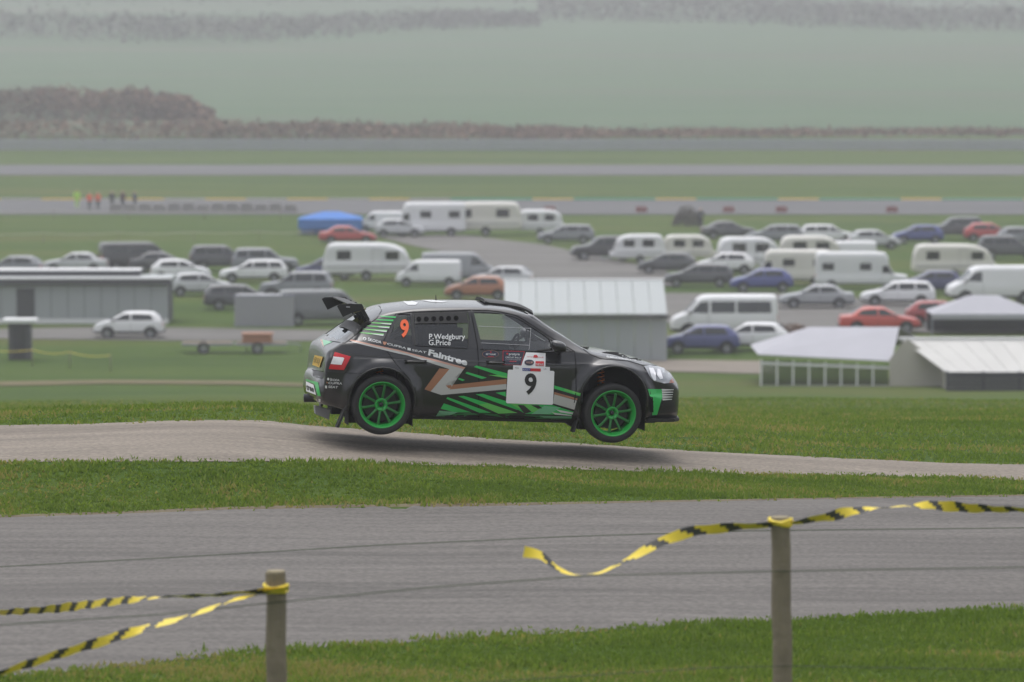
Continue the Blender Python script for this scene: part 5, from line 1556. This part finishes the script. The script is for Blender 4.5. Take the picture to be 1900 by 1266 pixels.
# gazebos
def gazebo(px0, px1, py_eave, py_top, py_base, mat, name, label, valance=.3, dark=None):
    Y = gnd((px0 + px1) / 2, py_base).y
    s = ppm(Y); c = at((px0 + px1) / 2, py_base, Y)
    g = empty(name, (c.x, Y, ground_z(c.x, Y))); tag(g, label, 'gazebo')
    w = (px1 - px0) / s / 2; e = (py_base - py_eave) / s; t = (py_base - py_top) / s - .1
    D = min(w, 1.8)
    apex = [(-w * .25, D, t), (w * .25, D, t)] if w > 2.4 else [(-.02, D, t), (.02, D, t)]
    roofpoly('roof_panel', [(-w, 0, e), (w, 0, e), apex[1], apex[0]], mat, g, .02); roofpoly('roof_panel', [(-w, 2 * D, e), (-w, 0, e), apex[0]], mat, g, .02)
    roofpoly('roof_panel', [(w, 0, e), (w, 2 * D, e), apex[1]], mat, g, .02); roofpoly('roof_panel', [(w, 2 * D, e), (-w, 2 * D, e), apex[0], apex[1]], mat, g, .02)
    box('valance', (-w, -.03, e - valance), (w, -.01, e - .01), mat, g)
    lg = None
    for x in (-w + .04, w - .04):
        for y in (.03, 2 * D - .03):
            if lg is None: lg = box('leg', (-.03, -.03, -.1), (.03, .03, e - .02), M['galv'], g); lg.location = (x, y, 0)
            else: inst(lg, 'leg', g, (x, y, 0))
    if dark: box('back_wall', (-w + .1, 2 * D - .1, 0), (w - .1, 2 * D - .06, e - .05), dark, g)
    return g
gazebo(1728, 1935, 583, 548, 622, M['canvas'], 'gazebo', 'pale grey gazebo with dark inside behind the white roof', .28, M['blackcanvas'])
gazebo(553, 672, 407, 392, 438, M['bluecanvas'], 'blue_canopy', 'bright blue canopy above the red car', .75, M['bluecanvas'])
# storage container and small things on the left
c0 = gnd(490, 606); sC = ppm(c0.y)
ct = empty('storage_container', c0); tag(ct, 'grey corrugated storage container below the dark estate car', 'container')
wC, hC = 112 / sC / 2, 58 / sC
box('core', (-wC + .04, .05, 0), (wC - .04, 2.2, hC - .04), M['printgrey'], ct)
rbb = None
for i in range(14):
    x = -wC + 2 * wC * (i + .5) / 14
    if rbb is None: rbb = box('rib', (-.09, 0, .08), (.09, .045, hC - .08), M['printgrey'], ct, .012); rbb.location.x = x
    else: inst(rbb, 'rib', ct, (x, 0, 0))
for z in (.0, hC - .08): box('frame_bar', (-wC, -.01, z), (wC, .10, z + .08), M['galv'], ct)
k0 = gnd(36, 668); sK = ppm(k0.y)
kk = empty('narrow_kiosk', k0); tag(kk, 'narrow dark cabin with white top in front of the shed at left', 'cabin')
box('wall', (-.55, 0, 0), (.55, 1.0, 68 / sK), M['fascia'], kk, .02); box('roof', (-.85, -.15, 68 / sK + .004), (.85, 1.15, 76 / sK), M['whitetrim'], kk, .03); box('door', (-.32, -.04, .05), (.32, -.005, 1.7), M['bgtrim'], kk, .01)
def low_trailer(px, py, name, label, load=None):
    p = gnd(px, py); t = empty(name, p, math.radians(3)); tag(t, label, 'trailer')
    box('bed', (-1.3, -.7, .42), (1.3, .7, .52), M['galv'], t, .01)
    bd = None
    for i in range(7):
        if bd is None: bd = box('board', (-1.27, -.09, .522), (1.27, .09, .55), M['timber'], t); bd.location.y = -.6
        else: inst(bd, 'board', t, (0, -.6 + i * .2, 0))
    for s in (-1, 1):
        w = raw('wheel', PROTO['hatch'][3], t, (-.2, s * .78, .30)); raw('rim', PROTO['hatch'][4], w)
    tube_obj('drawbar', [(1.25, 0, .46), (2.0, 0, .44), (2.0, 0, .05)], .035, M['galv'], t, 6)
    return t
low_trailer(385, 655, 'flat_trailer', 'empty flat trailer on the lane left of the rally car')
tr2 = low_trailer(485, 655, 'flat_trailer', 'flat trailer carrying an orange crate left of the rally car')
cp = gnd(485, 655)
oc = empty('orange_crate', (cp.x - .2, cp.y, cp.z + .555)); tag(oc, 'orange plastic crate on the flat trailer', 'crate')
M['crate'] = base_mat('crate_orange', (0.34, 0.15, 0.08), 0.6)
box('tub', (-.75, -.5, 0), (.75, .5, .42), M['crate'], oc, .03); box('rim', (-.80, -.55, .425), (.80, .55, .47), M['crate'], oc, .01)
# red marker blocks along the circuit edge
for px, wd_ in ((1020, 'left of the five'), (1190, 'second from the left of the five'), (1352, 'third of the five, above the dark saloon'), (1450, 'fourth of the five, above the white estate'), (1655, 'rightmost of the five')):
    p = gnd(px, 395); b = empty('red_barrier', p); tag(b, 'red plastic barrier by the far circuit, ' + wd_, 'barrier', 'red barriers along the circuit')
    b.scale = (.6, .6, .8)
    prism('block', [(-.9, 0), (.9, 0), (.9, .25), (.78, .72), (-.78, .72), (-.9, .25)], -.22, .22, M['redstuff'], b, .03)
    box('foot', (-.95, -.3, -.02), (-.5, .3, .06), M['redstuff'], b); box('foot', (.5, -.3, -.02), (.95, .3, .06), M['redstuff'], b)
# concrete blocks left of the circuit
M['concrete'] = base_mat('concrete', (0.26, 0.25, 0.24), 0.9, var=0.25, vscale=1.5)
cb = None
for i in range(13):
    px = 215 + i * 27
    p = gnd(px, 394)
    if cb is None:
        cb = prism('concrete_block', [(-.62, 0), (.62, 0), (.62, .2), (.5, .85), (-.5, .85), (-.62, .2)], -.35, .35, M['concrete'], None, .03); o = cb
    else: o = cb.copy(); COL.objects.link(o); o.name = 'concrete_block'
    o.location = p; o.rotation_euler = (0, 0, random.uniform(-.1, .1)); o.scale = (1, 1, random.uniform(.85, 1.05))
    tag(o, ('leftmost', 'second', 'third', 'fourth', 'fifth', 'sixth', 'seventh', 'eighth', 'ninth', 'tenth', 'eleventh', 'twelfth', 'rightmost')[i] + ' grey concrete block, counted from the left, in the row beneath the far kerb', 'block', 'concrete blocks in a row')
# brown mound by the marquee
def bush(px, py, w, h, label, mats, n=1600):
    p = gnd(px, py); verts, faces, fm = [], [], []
    b = empty('bush', p); tag(b, label, 'bush')
    for _ in range(n):
        a = random.random() * 6.283; r = random.random() ** .5
        x, y = math.cos(a) * r * w, math.sin(a) * r * w * .6
        zz = h * math.sqrt(max(0, 1 - r * r)) * (0.75 + .4 * mnoise.noise(Vector((x * 1.3, y * 1.3, px)))) * random.random() ** .4
        k = len(verts)
        for q in range(3): verts.append((x + random.gauss(0, .08), y + random.gauss(0, .08), zz + random.gauss(0, .08)))
        faces.append((k, k + 1, k + 2)); fm.append(random.choice((0, 1, 1, 2)))
    mesh_obj('foliage', verts, faces, None, b, mats=mats, fm=fm)
    for i in range(7):
        a = i * .9; tube_obj('stem', [(0.1 * math.cos(a), .1 * math.sin(a), -.1), (w * .5 * math.cos(a), w * .3 * math.sin(a), h * .6)], [.03, .012], M['timber'], b, 5)
bush(1468, 640, 1.5, 1.35, 'brown bush left of the marquee roof', BR)
bush(1275, 420, 1.3, 2.0, 'dark bush beside the far circuit, left of the dark saloon', HG)

# ------------------------------------------------------------------ people far away
def person_mesh(lean=0.0, arm=0.0):
    J = [(0, 0, .95), (0, 0, 1.15), (0, 0, 1.40), (0, 0, 1.52), (0, -.01, 1.62), (0, -.01, 1.74),
         (-.10, 0, .90), (-.12, -.02, .50), (-.12, .02, .08), (-.12, -.12, .03), (.10, 0, .90), (.12, -.02, .50), (.13, .02, .08), (.13, -.12, .03),
         (-.20, 0, 1.40), (-.27, .02, 1.13), (-.25, -.10 - arm, .90 + arm), (.20, 0, 1.40), (.27, .02, 1.13), (.25, -.10, .90)]
    E = [(0, 1), (1, 2), (2, 3), (3, 4), (4, 5), (0, 6), (6, 7), (7, 8), (8, 9), (0, 10), (10, 11), (11, 12), (12, 13), (2, 14), (14, 15), (15, 16), (2, 17), (17, 18), (18, 19)]
    Rr = [.15, .15, .15, .06, .095, .085, .10, .07, .05, .045, .10, .07, .05, .045, .075, .055, .04, .075, .055, .04]
    me = bpy.data.meshes.new('person'); me.from_pydata([(x, y + lean * z * .1, z) for x, y, z in J], E, [])
    o = bpy.data.objects.new('person', me); COL.objects.link(o)
    sk = o.modifiers.new('skin', 'SKIN'); o.modifiers.new('sub', 'SUBSURF').levels = 1
    for i, sv in enumerate(me.skin_vertices[0].data):
        sv.radius = (Rr[i], Rr[i] * (.75 if i in (0, 1, 2) else 1)); sv.use_root = (i == 0)
    dg = bpy.context.evaluated_depsgraph_get(); dg.update()
    out = bpy.data.meshes.new_from_object(o.evaluated_get(dg))
    bpy.data.objects.remove(o); bpy.data.meshes.remove(me)
    return out
PM = [person_mesh(0, 0), person_mesh(.3, .15)]
M['skin'] = base_mat('skin', (0.42, 0.26, 0.19), 0.6); M['hair'] = base_mat('hair', (0.05, 0.035, 0.025), 0.8)
def person(px, py, top, legs, rz, label, k=0):
    me = PM[k].copy()
    for m in (base_mat('jacket', top, .8), base_mat('trousers', legs, .85), M['skin'], M['hair']): me.materials.append(m)
    for p in me.polygons:
        c = p.center
        p.material_index = 3 if c.z > 1.70 or (c.z > 1.6 and c.y > .03) else 2 if c.z > 1.50 or (c.z < .95 and abs(c.x) > .19) else 0 if c.z > .90 else 1
        p.use_smooth = True
    o = bpy.data.objects.new('person', me); COL.objects.link(o)
    o.location = gnd(px, py); o.rotation_euler = (0, 0, rz)
    tag(o, label, 'person', 'spectators by the far circuit')
person(143, 386, (.42, .75, .06), (.40, .70, .07), .3, 'person in bright yellow-green jacket standing by the far kerb')
person(166, 392, (.72, .10, .02), (.08, .08, .09), -.4, 'person in orange jacket standing right of the yellow-green one', 1)
person(182, 391, (.70, .12, .03), (.06, .06, .07), .5, 'person in faded orange jacket next to the dark-clothed group')
person(208, 389, (.03, .03, .04), (.03, .03, .035), .2, 'person in black beside the orange jackets', 1)
person(228, 388, (.10, .05, .06), (.03, .03, .04), -.5, 'person in dark maroon jacket, middle of the dark group')
person(250, 389, (.05, .06, .09), (.04, .04, .05), 1.0, 'person in dark navy jacket, rightmost of the standing group')
person(1300, 424, (.05, .05, .06), (.04, .04, .045), .2, 'person in dark clothes standing near the dark saloon', 1)
# rope lines across the grass at left
M['rope'] = base_mat('pale_rope', (0.42, 0.40, 0.34), 0.8); M['yrope'] = base_mat('yellow_tape', (0.62, 0.50, 0.05), 0.6)
def rope_line(pts, r, mat, name, label, posts=True):
    P = [gnd(*p) for p in pts]
    g = empty(name, P[0]); tag(g, label, 'rope fence')
    line = []
    for i in range(len(P) - 1):
        for k in range(10):
            t = k / 10; q = P[i].lerp(P[i + 1], t); q.z = ground_z(q.x, q.y) + .8 - .12 * math.sin(math.pi * t); line.append(q - P[0])
    q = P[-1].copy(); q.z = ground_z(q.x, q.y) + .8; line.append(q - P[0])
    tube_obj('rope', line, r, mat, g, 5)
    for p in P:
        z = ground_z(p.x, p.y); a = Vector((p.x, p.y, z)) - P[0]
        tube_obj('stake', [a + Vector((0, 0, -.1)), a + Vector((0, 0, .9))], .025, M['timber'], g, 6)
rope_line([(-60, 452), (80, 452), (220, 451), (360, 450), (480, 449), (580, 449)], .025, M['rope'], 'rope_fence', 'pale rope fence across the grass above the left cluster of cars')
rope_line([(-60, 408), (100, 407), (240, 408), (380, 408), (520, 409)], .025, M['rope'], 'rope_fence', 'pale rope fence just below the far kerb at left')
rope_line([(-40, 676), (60, 680), (130, 684), (205, 690)], .02, M['yrope'], 'tape_line', 'thin yellow tape line beside the narrow dark cabin')

# ------------------------------------------------------------------ foreground fence, tape and wires
def post(px_top, py_top, Y, r, label, lean=0.0):
    t = at(px_top, py_top, Y); zb_ = ground_z(t.x, Y) - .25
    b = empty('fence_post', (t.x, Y, zb_)); tag(b, label, 'fence post', 'fence posts in front of the road')
    h = t.z - zb_
    bm = bmesh.new()
    pts = [(lean * k / 8 + .004 * math.sin(k * 2.1), 0, h * k / 8) for k in range(9)]
    tube(bm, pts, [r * (1.02 - .05 * k / 8 + .02 * math.sin(k * 1.7)) for k in range(9)], 14)
    bm_obj('timber', bm, M['timber'], b, smooth=False)
    bm = bmesh.new()
    tube(bm, [(lean, 0, h + .001), (lean, 0, h + .012)], [r * .93, r * .85], 14); bm_obj('sawn_top', bm, M['sawn'], b)
    return b
M['sawn'] = base_mat('sawn_end', (0.27, 0.23, 0.15), 0.9, var=0.3, vscale=20)
POST_Y = 30.0
post(512, 1062, POST_Y, .070, 'round weathered fence post in the left foreground wrapped with tape')
post(1456, 962, POST_Y + .6, .068, 'round weathered fence post in the right foreground', -.03)
M['tape_y'] = base_mat('tape_yellow', (0.72, 0.55, 0.03), 0.45, var=0.10, vscale=12); M['tape_k'] = base_mat('tape_black', (0.03, 0.03, 0.028), 0.5)
def tape(pts, width, name, label, twist, seg=.27, sag=0.0):
    """pts: (px, py, Y); a twisting striped ribbon"""
    P = [at(*p) for p in pts]
    L = [0.0]
    for a, b in zip(P, P[1:]): L.append(L[-1] + (b - a).length)
    fx, fy, fz = (table(list(zip(L, [p[i] for p in P]))) for i in range(3))
    n = max(30, int(L[-1] / .02))
    o0 = P[0]
    g = empty(name, o0); tag(g, label, 'tape', 'hazard tape strung along the fence')
    verts, faces, fm = [], [], []
    for i in range(n + 1):
        s = L[-1] * i / n
        c = Vector((fx(s), fy(s), fz(s)))
        s2 = min(L[-1], s + .01); s1 = max(0, s - .01)
        t = (Vector((fx(s2), fy(s2), fz(s2))) - Vector((fx(s1), fy(s1), fz(s1)))).normalized()
        a = t.cross(Vector((0, 1, 0))).normalized(); b = Vector((0, 1, 0))
        ang = twist(s / L[-1]) + .25 * math.sin(s * 5)
        d = (a * math.cos(ang) + b * math.sin(ang)) * width / 2
        for k in (-1, -.33, .33, 1): verts.append(c + d * k - o0 + Vector((0, 0, .004 * math.sin(s * 21 + k))))
    st = L[-1] / n
    for i in range(n):
        for k in range(3):
            a = i * 4 + k
            faces.append((a, a + 4, a + 5, a + 1))
            fm.append(0 if ((i * st + k * .035) / seg) % 1.0 < .64 else 1)
    mesh_obj('ribbon', verts, faces, None, g, smooth=True, mats=[M['tape_y'], M['tape_k']], fm=fm)
    return g
tape([(528, 1096, 29.9), (470, 1098, 29.93), (400, 1104, 30.1), (300, 1108, 30.5), (180, 1120, 31.2), (90, 1131, 31.9), (0, 1137, 32.6), (-140, 1148, 33.6)], .062, 'hazard_tape', 'yellow and black tape running left from the post, upper strand', lambda t: .5 + 5 * t)
tape([(536, 1092, 29.9), (500, 1098, 29.9), (440, 1112, 29.9), (360, 1140, 29.7), (260, 1168, 29.5), (170, 1196, 29.2), (90, 1220, 28.9), (10, 1246, 28.6), (-120, 1280, 28.2)], .062, 'hazard_tape', 'yellow and black tape sagging to the bottom left corner, lower strand', lambda t: 1.0 + 4 * t)
tape([(972, 1024, 30.2), (1000, 1030, 30.2), (1035, 1055, 30.2), (1070, 1067, 30.25), (1105, 1064, 30.3), (1150, 1046, 30.3), (1195, 1022, 30.3), (1245, 998, 30.35), (1300, 984, 30.4), (1380, 977, 30.5), (1456, 972, 30.56), (1520, 962, 30.7), (1600, 946, 31.0), (1700, 938, 31.4), (1820, 944, 31.9), (2000, 948, 32.6)], .07, 'hazard_tape', 'yellow and black tape with a loose end sagging left of the right post', lambda t: .2 + 1.3 * math.sin(t * 13))
bm = bmesh.new()
pw_ = at(512, 1094, POST_Y)
for k in range(3):
    tube(bm, [(pw_.x + .078 * math.cos(a) , POST_Y + .078 * math.sin(a), pw_.z + .012 * k + .01 * math.sin(a * 2 + k)) for a in [2 * math.pi * q / 18 for q in range(19)]], .012, 5, cap=False)
pw2 = at(1456, 972, POST_Y + .6)
bm2 = bmesh.new()
for k in range(3):
    tube(bm2, [(pw2.x - .03 + .076 * math.cos(a), POST_Y + .6 + .076 * math.sin(a), pw2.z + .012 * k + .01 * math.sin(a * 2 + k)) for a in [2 * math.pi * q / 18 for q in range(19)]], .012, 5, cap=False)
tw2 = bm_obj('hazard_tape', bm2, M['tape_y']); tag(tw2, 'yellow tape knotted round the right foreground post', 'tape', 'hazard tape strung along the fence')
tw = bm_obj('hazard_tape', bm, M['tape_y']); tag(tw, 'yellow tape knotted round the left foreground post', 'tape', 'hazard tape strung along the fence')
M['wire'] = base_mat('fence_wire', (0.055, 0.07, 0.04), 0.7)
def wire(pts, name, label, r=.004):
    P = [at(*p) for p in pts]
    bm = bmesh.new(); tube(bm, [p - P[0] for p in P], r, 5)
    o = bm_obj(name, bm, M['wire']); o.location = P[0]; tag(o, label, 'wire', 'wires of the foreground fence')
wire([(-150, 1172, 30.3), (0, 1160, 30.2), (300, 1140, 30.1), (512, 1118, 29.93), (800, 1090, 30.2), (1100, 1068, 30.4), (1456, 1060, 30.53), (2050, 1050, 30.9)], 'fence_wire', 'thin dark wire passing both foreground posts, upper one')
wire([(-150, 1330, 30.3), (512, 1290, 29.93), (900, 1266, 30.2), (1300, 1240, 30.4), (1456, 1236, 30.53), (1900, 1243, 30.9), (2050, 1245, 31)], 'fence_wire', 'thin wire low over the bottom right grass', .003)
wire([(-150, 1058, 36), (0, 1052, 36), (350, 1033, 36), (700, 1012, 36), (1050, 996, 36), (1400, 985, 36.2), (2050, 978, 36.5)], 'overhead_wire', 'thin dark wire across the lower road above the posts', .004)

# ------------------------------------------------------------------ haze
M['haze'] = bpy.data.materials.new('haze'); M['haze'].use_nodes = True
_t = M['haze'].node_tree
_t.nodes.remove(_t.nodes['Principled BSDF'])
_v = _t.nodes.new('ShaderNodeVolumePrincipled')
_v.inputs['Color'].default_value = (0.80, 0.79, 0.85, 1)
_v.inputs['Density'].default_value = 0.00052
_v.inputs['Anisotropy'].default_value = 0.1
_t.links.new(_v.outputs[0], _t.nodes['Material Output'].inputs['Volume'])
hz = box('haze', (-4300, -100, -18), (4300, 6900, 125), M['haze'])
tag(hz, 'pale even mist over the whole place', 'haze', kind='stuff')
